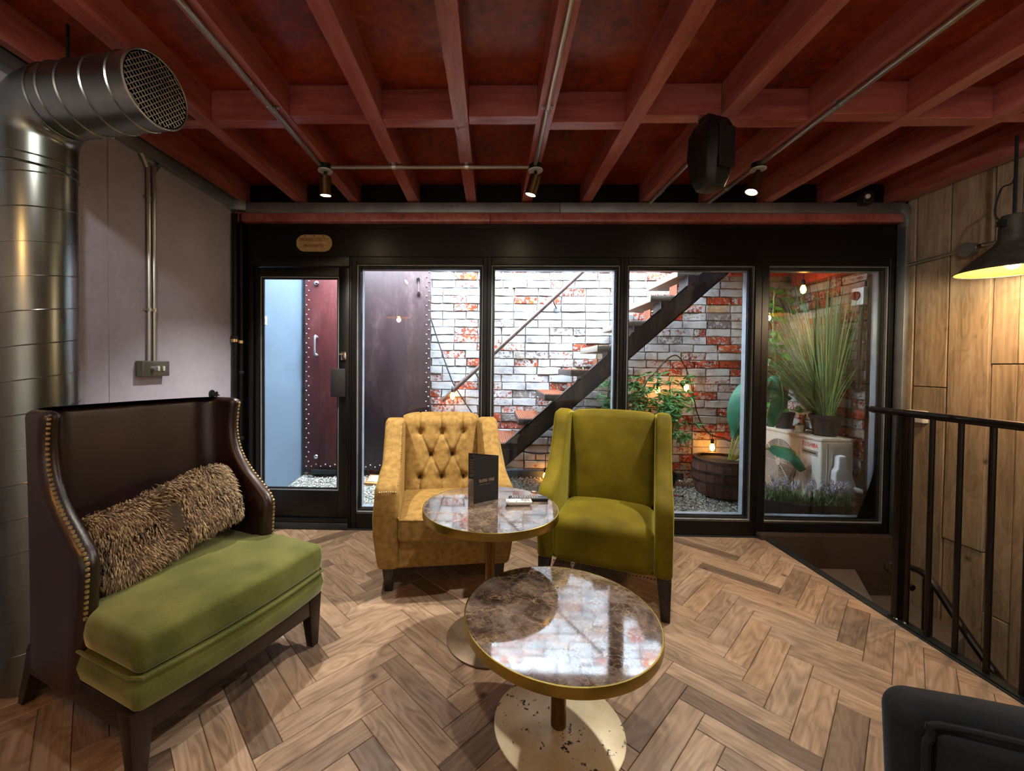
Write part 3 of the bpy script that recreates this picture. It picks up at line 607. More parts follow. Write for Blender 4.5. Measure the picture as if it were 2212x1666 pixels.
for k in range(-8, 9):
    o_ = k*.0145; hl = math.sqrt(max(.118**2-o_**2, .0001))
    for a, b in ((side, Vector((0, 0, 1))), (Vector((0, 0, 1)), side)):
        sg = 1 if a is side else -1; u, w = (side+Vector((0, 0, sg))).normalized(), (side-Vector((0, 0, sg))).normalized()
        mesh.tube([e1+u*o_-w*hl, e1+u*o_+w*hl], .0018, 5)
mesh.build('mesh_grille', MT['conduit'], du)
MB().tube([e1+(side*math.cos(2*math.pi*i/36)+Vector((0, 0, 1))*math.sin(2*math.pi*i/36))*(RD-.001) for i in range(36)], .004, 6, closed=True).build('outlet_rim', MT['conduit'], du)
MB().lathe([(RD-.012, 0), (.0, 0)], 30, e1-od*.16, Vector((0, 0, 1)).rotation_difference(od).to_matrix()).build('inner_baffle', MT['blackmatt'], du)
MB().tube([e0+od*.02+Vector((0, 0, RD)), e0+od*.02+Vector((0, 0, .30))], .006, 8).box(e0.x+od.x*.02-.03, e0.x+od.x*.02+.03, e0.y+od.y*.02-.012, e0.y+od.y*.02+.012, e0.z+RD-.002, e0.z+RD+.008).build('hanger_rod', MT['darksteel'], du)
for k, a in ((.0, 60), (.0, 150), (.055, 200), (.36, 190), (.36, 100)):
    u = Vector((0, 0, 1))*math.sin(R(a))+side*math.cos(R(a)); MB().ball(e0+od*k+u*(RD+.003), .006, 6, 4).build('screw', MT['chrome'], du)
# ---- wall conduits and switch box on the left wall
def wallpipe(label, y0_, side_):
    t = thing('wall_conduit', label, 'conduit', (XL+.014, y0_, 1.27), group='twin conduits on the plaster wall')
    pts = spline([(XL+.014, y0_, 1.27), (XL+.014, y0_, 2.30), (XL+.014, y0_+side_*.01, 2.37), (XL+.014, y0_+side_*.05, 2.43)], 6)
    MB().tube(pts, .0105, 10).build('tube', MT['conduit'], t, world=True)
    for z in (1.57, 2.2): MB().tube([(XL+.014, y0_, z-.009), (XL+.014, y0_, z+.009)], .0135, 8).box(XL, XL+.01, y0_-.026, y0_+.026, z-.008, z+.008).ball((XL+.012, y0_+.021, z), .005, 6, 3).build('saddle_clip', MT['conduit'], t, world=True)
wallpipe('wall conduit on the duct side above the switch box', 2.292, -1); wallpipe('wall conduit on the door side above the switch box', 2.328, 1)
sb = thing('switch_box', 'pewter double switch box with dimmer on the plaster wall', 'switch', (XL, 2.307, 1.19))
rbox('box', 0, .045, -.095, .095, 0, .088, .006, MT['switchplate'], sb, cuts=1, seg=2)
MB().lathe([(.013, 0), (.012, .02), (.0, .02)], 16, (.045, -.03, .044), Matrix.Rotation(R(90), 3, 'Y')).build('dimmer_knob', MT['chrome'], sb)
for y in (.008, .045): MB().box(.044, .052, y-.008, y+.008, .03, .058).build('rocker', MT['white'], sb, bevel=.002)
# ---- black pipes beside the door
def blackpipe(label, x, y, r, clips, flare=None):
    t = thing('black_pipe', label, 'pipe', (x, y, 0), group='black pipes beside the door')
    MB().tube([(0, 0, 0), (0, 0, .9), (.004, 0, 1.5), (0, 0, 2.39)], r, 10).build('tube', MT['black'], t)
    for z, m in clips: MB().lathe([(r+.001, z-.014), (r+.006, z-.010), (r+.006, z+.010), (r+.001, z+.014)], 12, caps=False).build('coupling', MT[m], t)
blackpipe('thicker black pipe against the plaster wall by the door', -1.935, 3.05, .021, ((1.46, 'blackmatt'), (1.44, 'nail'), (.66, 'darksteel')))
blackpipe('thinner black pipe beside the door frame', -1.893, 3.06, .013, ((1.43, 'nail'), (1.2, 'blackmatt'), (.7, 'darksteel')))
bx_ = thing('wall_bracket', 'small dark metal fitting on the plaster wall behind the sofa', 'fitting', (XL, 2.83, 1.02))
MB().lathe([(.03, 0), (.03, .008), (.014, .012), (.014, .03), (.02, .036), (.0, .036)], 16, (0, 0, .03), Matrix.Rotation(R(90), 3, 'Y')).build('plate', MT['darksteel'], bx_)
MB().tube([(.03, 0, .03), (.035, .03, .02)], .006, 8).build('hook', MT['chrome'], bx_)
# ---- enamel sign
sg = thing('enamel_sign', 'small cream oval sign with red lettering over the door', 'sign', (-1.352, YW-.001, 2.186))
def stadium(w, hh, n=10): return [(w-hh+hh*math.cos(a), hh*math.sin(a)) for a in [R(-90+180*i/n) for i in range(n+1)]]+[(-w+hh+hh*math.cos(a), hh*math.sin(a)) for a in [R(90+180*i/n) for i in range(n+1)]]
MB().prism(stadium(.138, .064), -.006, 0, 'y').build('plate', MT['signface'], sg, bevel=.002, seg=1)
text('lettering', 'SMOKING STRICTLY', .034, MT['signred'], sg, (0, -.0068, .025), (R(90), 0, 0), sx=.72)
text('lettering', 'PROHIBITED', .034, MT['signred'], sg, (0, -.0068, -.022), (R(90), 0, 0), sx=.8)
for x in (-.07, 0, .07): MB().lathe([(.004, 0), (.004, .002)], 8, (x, -.006, .055), Matrix.Rotation(R(90), 3, 'X')).build('screw', MT['darksteel'], sg)
# ---- socket on clad wall
so = thing('wall_socket', 'white socket box on the clad wall behind the balustrade', 'socket', (XR-.026, 2.935, .90))
rbox('box', -.04, 0, -.06, .06, 0, .085, .006, MT['white'], so, cuts=1, seg=2); [MB().box(-.043, -.04, y-.009, y+.009, .05, .066).build('rocker', MT['white'], so) for y in (-.021, .021)]
# ---- balustrade
ba = thing('balustrade', 'bronze-black steel balustrade along the stairwell edge', 'balustrade', (2.09, 2.1, 0))
BX = 2.068
MB().tube([(BX, 2.27, 1.052), (BX, .3, 1.052)], .0175, 12).build('top_rail', MT['bars'], ba, world=True)
MB().box(BX-.02, BX+.02, 2.085, 2.117, -.12, 1.04).build('newel_post', MT['bars'], ba, bevel=.003, world=True)
MB().box(BX-.024, BX+.024, .3, 2.125, .004, .014).build('base_bar', MT['darksteel'], ba, bevel=.002, world=True)
for y in [2.058]+[1.961-.1165*i for i in range(14)]: MB().tube([(BX, y, .01), (BX, y, 1.05)], .0105, 10).build('baluster', MT['bars'], ba, world=True)
MB().ball((BX-.005, 2.06, .014), .011, 8, 4).ball((BX-.018, 2.09, .014), .009, 8, 4).build('bolt', MT['chrome'], ba, world=True)
hr = thing('stair_handrail', 'lower bronze handrail curling down the stair flight', 'handrail', (2.2, 2.1, -.8))
MB().tube(spline([(2.16, 2.12, .155), (2.155, 2.22, .17), (2.2, 2.29, .195), (2.24, 2.22, .215), (2.22, 2.10, .215), (2.2, 1.94, .082), (2.2, 1.80, -.05), (2.2, 1.3, -.48), (2.2, .6, -1.0)], 7), .0165, 10).build('rail', MT['bars'], hr, world=True)
MB().tube([(2.215, 2.10, .21), (2.215, 2.10, -.6)], .02, 10).build('post', MT['bars'], hr, world=True)
MB().tube([(2.2, 1.2, -.57), (2.2, 1.2, -1.3)], .02, 10).build('post', MT['bars'], hr, world=True)
# ---- lamp and conduit on clad wall
pc = thing('wall_pipe_arm', 'steel conduit with round junction box on the clad wall', 'conduit', (XR-.03, 2.85, 2.02))
XP = XR-.045
MB().tube([(XP, 3.05, 2.022), (XP, 2.40, 2.034)], .010, 10).build('tube', MT['conduit'], pc, world=True)
MB().lathe([(.0, -.02), (.042, -.02), (.045, -.014), (.045, .02), (.0, .02)], 20, (XP, 2.655, 2.026), Matrix.Rotation(R(-90), 3, 'Y')).build('junction_box', MT['trunk'], pc, world=True)
MB().tube([(XP, 2.60, 2.03), (XP, 2.575, 2.0305)], .0145, 10).build('coupling', MT['brass'], pc, world=True)
def pendant(label, x, y, z, watt, col=(1, .76, .48)):
    t = thing('pendant_lamp', label, 'lamp', (x, y, z))
    MB().lathe([(.205, 0), (.19, .012), (.15, .055), (.105, .10), (.07, .135), (.055, .16), (.05, .27), (.044, .285), (.0, .285)], 40, caps=False).build('shade', MT['lampout'], t)
    MB().lathe([(.203, .001), (.188, .010), (.147, .052), (.102, .096), (.066, .13), (.05, .158), (.0, .16)], 40, caps=False).build('shade_lining', MT['lampin'], t)
    MB().tube([(.205*math.cos(2*math.pi*i/40), .205*math.sin(2*math.pi*i/40), 0) for i in range(40)], .0035, 6, closed=True).build('rim', MT['lampout'], t)
    MB().lathe([(.0, .005), (.02, .012), (.03, .035), (.026, .06), (.014, .085), (.013, .15), (.0, .15)], 16).build('bulb', MT['lampbulb'], t)
    MB().tube([(0, 0, .285), (0, 0, 2.48-z)], .007, 8).build('hanging_rod', MT['darksteel'], t)
    MB().box(-.075, -.05, -.012, .012, .225, .255).tube(spline([(-.07, 0, .25), (-.1, .0, .3), (-.07, 0, .42), (-.01, 0, .46), (0, 0, .6)], 6), .004, 6).build('flex_cable', MT['cable'], t)
    ld = bpy.data.lights.new('lamp_glow', 'POINT'); ld.energy = watt; ld.color = col; ld.shadow_soft_size = .03
    lo = bpy.data.objects.new('lamp_glow', ld); COL.objects.link(lo); lo.parent = t; lo.location = (0, 0, -.03)
    return t
pendant('patinated metal lamp with gold lining hanging at the clad wall', 2.70, 2.20, 1.79, 10)
pendant('patinated metal lamp hanging behind the viewer near the duct', -1.35, .35, 1.95, 4, (1, .55, .2))
# ================================================================== FURNITURE
def interp(tab, x):
    if x <= tab[0][0]: return tab[0][1]
    for (a, va), (b, vb) in zip(tab, tab[1:]):
        if x <= b:
            t = (x-a)/(b-a); t = t*t*(3-2*t) if False else t
            return va+(vb-va)*t
    return tab[-1][1]
def leg(name, parent, top, bot, s0, s1, mat=None):
    mb = MB(); r = []
    for c, s in ((top, s0), (bot, s1)): r.append([(c[0]-s, c[1]-s, c[2]), (c[0]+s, c[1]-s, c[2]), (c[0]+s, c[1]+s, c[2]), (c[0]-s, c[1]+s, c[2])])
    return mb.loft(r).build(name, mat or MT['legwood'], parent, bevel=.003)
# ---------------------------------------------------------------- sofa
so_ = thing('loveseat', 'high-backed oxblood leather loveseat with green velvet seat', 'sofa', (-1.2445, 1.629, 0), R(67.9))
for sx in (-1, 1):
    leg('leg', so_, (sx*.335, -.335, .235), (sx*.34, -.345, 0), .034, .018)
    leg('leg', so_, (sx*.31, .30, .235), (sx*.33, .385, 0), .032, .018)
MB().box(-.335, .335, -.365, -.315, .15, .235).box(-.355, -.315, -.33, .31, .15, .235).box(.315, .355, -.33, .31, .15, .235).box(-.3, .3, .26, .3, .15, .235).build('frame', MT['legwood'], so_, bevel=.004)
bow = lambda u, w: -.028*(1-u*u)*max(0, -w)
rbox('seat_base', -.352, .372, -.37, .02, .225, .338, .02, MT['green'], so_, cuts=10, seg=3, fn=lambda u, w, t: (.012*u*(1-abs(2*t-1)), bow(u, w)-.01*(1-abs(2*t-1))*max(0, -w), 0))
rbox('seat_cushion', -.350, .372, -.375, .27, .338, .455, .026, MT['green'], so_, cuts=14, seg=4,
     fn=lambda u, w, t: (.01*u*(1-abs(2*t-1))-(.06*u*min(1, max(0, (w+.12)*4)) if w > -.12 else 0), bow(u, w), (.018*(1-u*u)*(1-.6*w*w)+.004*noise.noise(Vector((u*2.2, w*2.2, .3))))*min(1, max(0, t-.3)*1.6)))
pp = [(-.378, .05, .338)]+[(-.378+.03*(1-math.cos(R(a))), -.352-.022*math.sin(R(a)), .338) for a in (0, 45, 90)]
pp = [(-.360, -.06, .338), (-.361, -.34, .338)]+[(-.343+.703*i/16, -.386-.028*(1-(-1+2*i/16)**2), .338) for i in range(17)]+[(.379, -.34, .338), (.378, -.09, .338)]
MB().tube(pp, .0055, 8).build('piping', MT['green'], so_)
# leather shell as horizontal slices; wing front edge follows an S curve
WF = [(.23, -.04), (.44, -.055), (.58, -.068), (.62, -.066), (.65, -.045), (.70, .015), (.75, .08), (.80, .13), (.85, .162), (.90, .18), (.96, .188), (1.04, .18), (1.095, .165)]
def slice_(z, shrink=0.0):
    k = (z-.23)/.87
    w = .372-.02*k+.012*k*k; yb = .335+.045*k; th = .066-.010*k
    yf = interp(WF, z); out = []
    def U(wd, back, front, r, n=7):
        pts = [(wd, front+(back-r-front)*i/9) for i in range(10)]
        pts += [(wd-r+r*math.cos(R(90*i/n)), back-r+r*math.sin(R(90*i/n))) for i in range(1, n+1)]
        half = pts+[((wd-r)*(1-i/6), back+.012*(i/6)) for i in range(1, 7)]
        return half+[(-x, y) for x, y in half[::-1][1:]]
    o = U(w-shrink, yb-shrink, yf+shrink*.5, .13); i_ = U(w-th+shrink, yb-th+shrink-.012, yf+shrink*.5, .09)
    # rounded wing tips
    def tip(a, b, s):
        m = ((a[0]+b[0])/2, (a[1]+b[1])/2); rr = abs(a[0]-b[0])/2
        return [(m[0]+rr*math.cos(t)*s, m[1]-min(rr, .028)*math.sin(t)) for t in [math.pi*q/6 for q in range(1, 6)]]
    ringp = o+tip(o[-1], i_[-1], -1)+i_[::-1]+tip(i_[0], o[0], -1)
    return [(x, y, z) for x, y in ringp]
zs = [.20, .23]+[.23+.02*i for i in range(1, 43)]
rings = [slice_(z) for z in zs if z <= 1.075]
for i in range(1, 6):
    a = R(90*i/5); rings.append([(x, y, 1.072+.026*math.sin(a)) for x, y, _ in slice_(1.075, .026*(1-math.cos(a)))])
sh = MB(); sh.loft(rings).build('back_shell', MT['leather'], so_, smooth=70)
nl = MB(); ed = MB()
for s in (-1, 1):
    z = .44
    pts = []
    while z < 1.08:
        k = (z-.23)/.87; w = .372-.02*k+.012*k*k; th = .066-.010*k
        pts.append(Vector((s*(w-th*.32), interp(WF, z)-.0255, z))); z += .002
    last = None
    for p in pts:
        if last is None or (p-last).length > .0165:
            nl.ball(p, .0074, 6, 3); last = p
nl = nl.build('nailhead_trim', MT['nail'], so_); nl['kind'] = 'stuff'
# ---------------------------------------------------------------- fur cushion
fu = thing('fur_cushion', 'brindled brown faux fur cushion lying on the green seat', 'cushion', (-1.2445, 1.629, .455), R(67.9))
PC = Vector((-.03, .055, .175)); PM = Matrix.Rotation(R(-7), 3, 'Y') @ Matrix.Rotation(R(-20), 3, 'X')
def pil(u, v):
    e = .55; cu, su, cv, sv = math.cos(u), math.sin(u), math.cos(v), math.sin(v)
    f = lambda c, p: math.copysign(abs(c)**p, c)
    x = .285*f(cv, .3)*f(cu, .3); z = .138*f(cv, .3)*f(su, .3); y = .06*f(sv, .8)
    pinch = 1-.35*math.exp(-((x+.0)/.05)**2)
    z += .018*math.sin(x*9)
    return PM @ Vector((x, y*pinch, z))+PC
pb = MB(); NU, NV = 48, 20
pb.loft([[pil(2*math.pi*j/NU, -math.pi/2*.98+math.pi*.98*i/NV) for j in range(NU)] for i in range(NV+1)])
pb.build('cover', MT['fur'], fu, smooth=80)
fur = MB(); rf = random.Random(3)
furm = []
for q in range(12000):
    u = math.atan2(math.copysign(abs(math.sin(rf.uniform(0, 6.2832)))**2.5, rf.uniform(-1, 1)), math.copysign(abs(math.cos(rf.uniform(0, 6.2832)))**2.5, rf.uniform(-1, 1))); v = math.acos(min(1, math.sqrt(rf.random())**3.3)); v = -v if rf.random() < .7 else v
    p = pil(u, v); c = PC; nrm = (pil(u+.02, v)-p).cross(pil(u, v+.02)-p)
    nrm = nrm.normalized() if nrm.length > 1e-10 and abs(v) < 1.5 else PM @ Vector((0, math.copysign(1, v), 0))
    if nrm.dot(p-PC) < 0: nrm = -nrm
    fl_ = Vector((noise.noise(p*9)+.2, noise.noise(p*9+Vector((5, 0, 0)))*.5, noise.noise(p*7+Vector((0, 9, 0)))-.5))
    d1 = (nrm*.9+fl_*.8+Vector((rf.uniform(-.3, .3), rf.uniform(-.3, .3), rf.uniform(-.3, .3)))).normalized(); d2 = (d1*.6+fl_*.9+Vector((0, 0, -.5))).normalized()
    s = d1.cross(nrm); s = (s.normalized() if s.length > 1e-4 else Vector((1, 0, 0)))*.0024
    L = rf.uniform(.014, .028); a = p+d1*L*.55; b = a+d2*L*.6
    fur.add([p-s, p+s, a-s*.8, a+s*.8, b], [(0, 1, 3, 2), (2, 3, 4)])
mf = NT('brindle_fur'); rv_ = mf.node('ShaderNodeNewGeometry'); nn0 = mf.noise(rv_.outputs['Position'], 26, 3, .6)
MT['furpile'] = mf.set(color=mf.ramp(mf.math('ADD', mf.math('MULTIPLY', rv_.outputs['Random Per Island'], .55), mf.math('MULTIPLY', nn0, .6)), [(.25, h('#2b1e12')), (.5, h('#6f563a')), (.72, h('#a58a62')), (.9, h('#c9b086'))]), rough=.7, sheen=.3)
fo = fur.build('fur_pile', [MT['furpile']], fu, smooth=None); fo['kind'] = 'stuff'
# ---------------------------------------------------------------- armchairs
def arm_profile(tab, yb, z0, yfront):
    return [(yfront, z0)]+tab+[(yb, tab[-1][1]-.02), (yb, z0)]
def make_sides(t, half, th, prof, mat, r, belly=0.0, cuts=0):
    for s in (-1, 1):
        mb = MB(); a, b = (half-th, half) if s > 0 else (-half, -half+th)
        mb.prism(prof, a, b, 'x')
        if belly: mb.v = [(x+(s*belly*(math.sin(math.pi*min(1, max(0, (z-.12)/.56)))-.35*max(0, 1-(z-.12)/.2)) if abs(x) > half-th*.5 and z < .68 and y < 0 else 0), y, z) for x, y, z in mb.v]
        ob = mb.build('arm', mat, t, bevel=r, seg=4, smooth=50, bev_angle=45)
ta = thing('buttoned_armchair', 'gold chenille armchair with deep-buttoned back', 'armchair', (-.305, 2.63, 0), R(9))
prof = arm_profile([(y, z) for y, z in ((-.356, .22), (-.362, .32), (-.365, .42), (-.362, .545), (-.345, .592), (-.27, .608), (-.17, .635), (-.08, .685), (.0, .755), (.06, .825), (.105, .885), (.14, .905), (.21, .908))], .33, .125, -.352)
make_sides(ta, .378, .125, prof, MT['tan'], .028, belly=.024)
rbox('body', -.30, .30, -.335, .30, .125, .31, .02, MT['tan'], ta, cuts=3)
rbox('seat_cushion', -.262, .262, -.39, .16, .295, .428, .028, MT['tan'], ta, cuts=10, seg=3, fn=lambda u, w, t: (0, -.018*(1-u*u)*max(0, -w), .03*(1-u*u)*(1-w*w)*min(1, max(0, t-.3)*1.6)))
MB().tube([(-.258, .1, .424), (-.258, -.372, .424)]+[(-.25+.5*i/12, -.388-.018*(1-(-1+2*i/12)**2), .420) for i in range(13)]+[(.258, -.372, .424), (.258, .1, .424)], .006, 8).build('piping', MT['tan'], ta)
# tufted back: dimpled height field
BT = []
for row, (zz, xs) in enumerate(((.795, (-.15, 0, .15)), (.645, (-.075, .075)), (.50, (-.15, 0, .15)))):
    for x in xs: BT.append((x, zz))
SEG = []
for (xa, za) in BT:
    for (xb, zb) in BT:
        if za > zb and abs(xa-xb) < .1 and za-zb < .2: SEG.append(((xa, za), (xb, zb)))
for x in (-.15, 0, .15): SEG.append(((x, .795), (x, .95))); SEG.append(((x, .50), (x, .42)))
def sd(p, a, b):
    ax, az = a; bx, bz = b; dx, dz = bx-ax, bz-az; t = max(0, min(1, ((p[0]-ax)*dx+(p[1]-az)*dz)/(dx*dx+dz*dz)))
    return math.hypot(p[0]-ax-dx*t, p[1]-az-dz*t)
W2 = .272; Z0, Z1 = .42, .925; NX, NZ = 90, 84; vs = []; fs = []
def lean(z): return .165+.16*(z-.42)/.5
for j in range(NZ+1):
    for i in range(NX+1):
        x = -W2+2*W2*i/NX; z = Z0+(Z1-Z0)*j/NZ
        d = .045*(1-(abs(x)/W2)**6)
        for b in BT: d -= .040*math.exp(-((x-b[0])**2+(z-b[1])**2)/(2*.020**2))
        m = min(sd((x, z), a, b) for a, b in SEG); d -= .013*math.exp(-(m/.006)**2)
        tz = (z-.84)/(Z1-.84); y = lean(z)-d; zz = z
        if tz > 0:  # rolled top
            a = tz*R(95); y = lean(.84)-d*math.cos(a)+.075*(1-math.cos(a)); zz = .84+.06*math.sin(a)+d*math.sin(a)*.6
        vs.append((x, y, zz))
for j in range(NZ):
    for i in range(NX): fs.append((j*(NX+1)+i, j*(NX+1)+i+1, (j+1)*(NX+1)+i+1, (j+1)*(NX+1)+i))
MB().add(vs, fs).build('buttoned_back', MT['tan'], ta, smooth=80)
rbox('back_panel', -.285, .285, .25, .335, .125, .87, .03, MT['tan'], ta, cuts=2, seg=3, fn=lambda u, w, t: (0, .03*t, 0))
for x, z in BT: MB().ball((x, lean(z)+.0, z), .0125, 12, 5, (1, .6, 1)).build('button', MT['button'], ta)
nh = MB()
for s in (-1, 1):
    P = [Vector((s*.29, y, z)) for y, z in ((-.32, .603), (-.17, .637), (-.08, .687), (.0, .757), (.06, .827), (.105, .887))]
    last = None
    for p in spline(P, 40):
        if last is None or (p-last).length > .014: nh.ball(p+Vector((-s*.03, 0, -.006)), .005, 6, 3); last = p
    for i in range(8): nh.ball((s*(.275+.085*i/7), -.37+.004*abs(i-3.5), .572-.002*abs(i-3.5)), .0058, 6, 3)
nh = nh.build('nailhead_trim', MT['nail'], ta); nh['kind'] = 'stuff'
for sx in (-1, 1):
    leg('leg', ta, (sx*.315, -.30, .13), (sx*.31, -.305, 0), .032, .022); leg('leg', ta, (sx*.3, .26, .13), (sx*.3, .30, 0), .03, .02)
# ---------------------------------------------------------------- olive armchair
ol = thing('olive_armchair', 'olive velvet wing armchair with a smooth back', 'armchair', (.704, 2.456, 0), R(-21))
prof = arm_profile([(y, z) for y, z in ((-.352, .40), (-.352, .535), (-.335, .575), (-.29, .605), (-.20, .635), (-.12, .68), (-.05, .745), (.0, .82), (.04, .90), (.07, .965), (.10, .985), (.20, .99))], .34, .205, -.335)
make_sides(ol, .345, .088, prof, MT['olive'], .026)
rbox('body', -.27, .27, -.30, .3, .205, .36, .02, MT['olive'], ol, cuts=3)
rbox('seat', -.262, .262, -.355, .2, .205, .455, .06, MT['olive'], ol, cuts=12, seg=5, fn=lambda u, w, t: (0, -.016*(1-u*u)*max(0, t-.3)*1.4*max(0, -w), (.03*(1-u*u)*(1-w*w)-.03*(w+1)/2)*min(1, max(0, t-.3)*1.6)))
rbox('backrest', -.255, .255, .10, .25, .40, .985, .045, MT['olive'], ol, cuts=12, seg=5, fn=lambda u, w, t: (.012*u*t, .11*t+.018*t*t-.024*(1-u*u)*(1-(2*t-1)**2)*max(0, -w), -.012*u*u*max(0, t-.5)*2))
rbox('back_panel', -.30, .30, .27, .34, .205, .93, .02, MT['olive'], ol, cuts=2, seg=2, fn=lambda u, w, t: (0, .04*t, 0))
nn = MB()
for i in range(40): nn.ball((-.33+.66*i/39, -.343, .212), .0045, 6, 3)
nn = nn.build('nailhead_trim', MT['legwood'], ol); nn['kind'] = 'stuff'
for sx in (-1, 1):
    leg('leg', ol, (sx*.305, -.29, .21), (sx*.315, -.315, 0), .034, .02); leg('leg', ol, (sx*.3, .28, .21), (sx*.31, .35, 0), .03, .018)
# ---------------------------------------------------------------- dark chair at the picture's corner
ch = thing('charcoal_chair', 'charcoal velvet chair cut off by the frame beside the stairwell', 'armchair', (.945, .49, 0), R(-22))
def bk(u, w, t): return (0, .06*t, 0)
rbox('backrest', -.30, .30, .08, .17, .30, .70, .04, MT['charcoal'], ch, cuts=6, seg=4, fn=lambda u, w, t: (0, .05*t, -.02*u*u*max(0, t-.5)*2))
rbox('inner_panel', -.262, .262, .055, .10, .30, .672, .02, MT['charcoal'], ch, cuts=6, seg=3, fn=lambda u, w, t: (0, .05*t-.01*(1-u*u)*max(0, -w), 0))
MB().tube(spline([(-.272, .075, .32), (-.272, .105, .60), (-.264, .112, .655), (-.238, .116, .677), (0, .116, .683), (.238, .116, .677), (.272, .105, .60), (.272, .075, .32)], 5), .006, 8).build('piping', MT['charcoal'], ch)
rbox('seat', -.27, .27, -.38, .12, .30, .44, .04, MT['charcoal'], ch, cuts=4, seg=3)
for sx in (-1, 1):
    rbox('arm', sx*.32-.045, sx*.32+.045, -.36, .10, .12, .56, .035, MT['charcoal'], ch, cuts=2, seg=3)
    for y in (-.3, .12): leg('leg', ch, (sx*.28, y, .31), (sx*.29, y*1.05, 0), .024, .015)
# ---------------------------------------------------------------- tables
def table(name, label, x, y, rt, ht, rb, postr, base_m=None):
    t = thing(name, label, 'table', (x, y, 0))
    MB().lathe([(rt-.004, ht-.012), (rt-.004, ht), (.0, ht)], 96).build('marble_top', MT['marble'], t)
    MB().lathe([(rt-.006, ht-.034), (rt, ht-.034), (rt+.001, ht-.031), (rt+.001, ht-.0005), (rt, ht+.0003), (rt-.0042, ht+.0003), (rt-.0042, ht-.013), (rt-.006, ht-.013)], 96, caps=False).build('brass_rim', MT['brass'], t)
    MB().lathe([(.0, ht-.034), (rt-.005, ht-.034), (rt-.005, ht-.014), (.0, ht-.014)], 64, caps=False).build('underside', MT['legwood'], t)
    MB().lathe([(rb-.003, 0), (rb, .002), (rb, .007), (rb-.003, .009), (.0, .009)], 80).build('base_plate', base_m or MT['brassbase'], t)
    MB().lathe([(postr, .008), (postr, ht-.03)], 32).build('post', MT['brasspost'], t, smooth=40)
    return t
table('coffee_table', 'low round brown marble table with brass rim in the foreground', .249, 1.425, .334, .406, .226, .0265)
table('side_table', 'taller round brown marble table with brass rim between the armchairs', .003, 1.885, .311, .62, .198, .0225, MT['bronzebase'])
# ---- things on the side table
TZ = .6206
mn = thing('drinks_menu', 'folded black drinks menu standing on the taller marble table', 'menu', (0, 1.95, TZ))
A, B, C = Vector((.040, 1.985)), Vector((-.076, 1.908)), Vector((-.108, 2.03)); HM = .213
def leafp(name, p, q, m):
    d_ = (q-p).normalized(); nn_ = Vector((-d_.y, d_.x))*.0009
    return MB().prism([tuple(p-nn_), tuple(q-nn_), tuple(q+nn_), tuple(p+nn_)], TZ, TZ+HM).build(name, m, mn, world=True)
cov = leafp('front_cover', A, B, MT['cardblack']); bkc = leafp('back_cover', A, C, MT['cardblack'])
ang = math.atan2(A.y-B.y, A.x-B.x); fn_ = Vector((math.sin(ang), -math.cos(ang)))
mid = (A+B)/2+fn_*.0014; o_ = inv(mn) @ Vector((mid.x, mid.y, 0))
text('lettering', 'BLAYDS', .021, MT['print_'], mn, (o_.x-.0225*math.cos(ang)+.002, o_.y-.0225*math.sin(ang), .102), (R(90), 0, ang), sx=.55)
text('lettering', 'BAR', .021, MT['printdim'], mn, (o_.x+.009*math.cos(ang), o_.y+.009*math.sin(ang), .102), (R(90), 0, ang), sx=.55)
text('lettering', 'YARD', .021, MT['print_'], mn, (o_.x+.031*math.cos(ang), o_.y+.031*math.sin(ang), .102), (R(90), 0, ang), sx=.55)
MB().box(-.042, .030, -.0003, .0003, -.001, .001, Matrix.Translation((o_.x, o_.y, .085)) @ Matrix.Rotation(ang, 4, 'Z')).build('tag_line', MT['printdim'], mn)
# inside page seen at the open edge
a2 = math.atan2(A.y-C.y, A.x-C.x); n2 = Vector((math.sin(a2), -math.cos(a2)))
ins = MB(); P0 = C+n2*.0014; dd = (A-C).normalized()
def strip(mb, s0, s1, z0, z1):
    p, q = P0+dd*s0, P0+dd*s1; mb.prism([tuple(p), tuple(q), tuple(q+n2*.0006), tuple(p+n2*.0006)], TZ+z0, TZ+z1)
strip(ins, .0, .145, .0, .085); ins.build('inside_panel', MT['cardgrey'], mn, world=True)
ins = MB()
for z in (.178, .166, .157, .146, .137, .127, .118, .105, .098): strip(ins, .008, .05+.03*((z*97) % 1), z, z+.004)
ins.build('menu_lines', MT['printdim'], mn, world=True)
o2 = inv(mn) @ Vector(((C+dd*.06+n2*.0018).x, (C+dd*.06+n2*.0018).y, 0))
text('lettering', 'WELCOME TO BLAYDS', .012, MT['printdim'], mn, (o2.x, o2.y, .20), (R(90), 0, a2), sx=.62)
def remote(name, label, c, ang_, L, w, t, mat, btn, rows, cols, taper=False):
    o = thing(name, label, 'remote', (c[0], c[1], TZ), ang_)
    rbox('case', -L/2, L/2, -w/2, w/2, 0, t, min(t*.42, w*.3), mat, o, cuts=3, seg=3, fn=(lambda u, w_, tt: (-.18*u*L*(1-tt)*.5, -.3*w_*w*(1-tt)*.5, 0)) if taper else None)
    for i in range(rows):
        for j in range(cols):
            x = -L*.40+L*.62*i/(rows-1); y = -w*.32+w*.64*j/max(cols-1, 1)
            MB().box(x-L*.017, x+L*.017, y-w*.075, y+w*.075, t-.001, t+.0014).build('button', btn, o)
    return o
remote('remote_control', 'long black remote control with rows of buttons', (.186, 1.977), R(2), .19, .042, .016, MT['blackplastic'], MT['acgrey'], 11, 4)
rm = remote('air_conditioner_remote', 'short white air conditioner remote control with dark underside', (.135, 1.908), R(4), .13, .052, .022, MT['white'], MT['acgrey'], 3, 2, True)
MB().box(.01, .052, -.016, .016, .0215, .0228).build('screen', MT['acgrey'], rm, bevel=.001, seg=1)
co = thing('table_disc', 'small round metal disc set near the rim of the taller marble table', 'disc', (.226, 2.105, TZ-.0003))
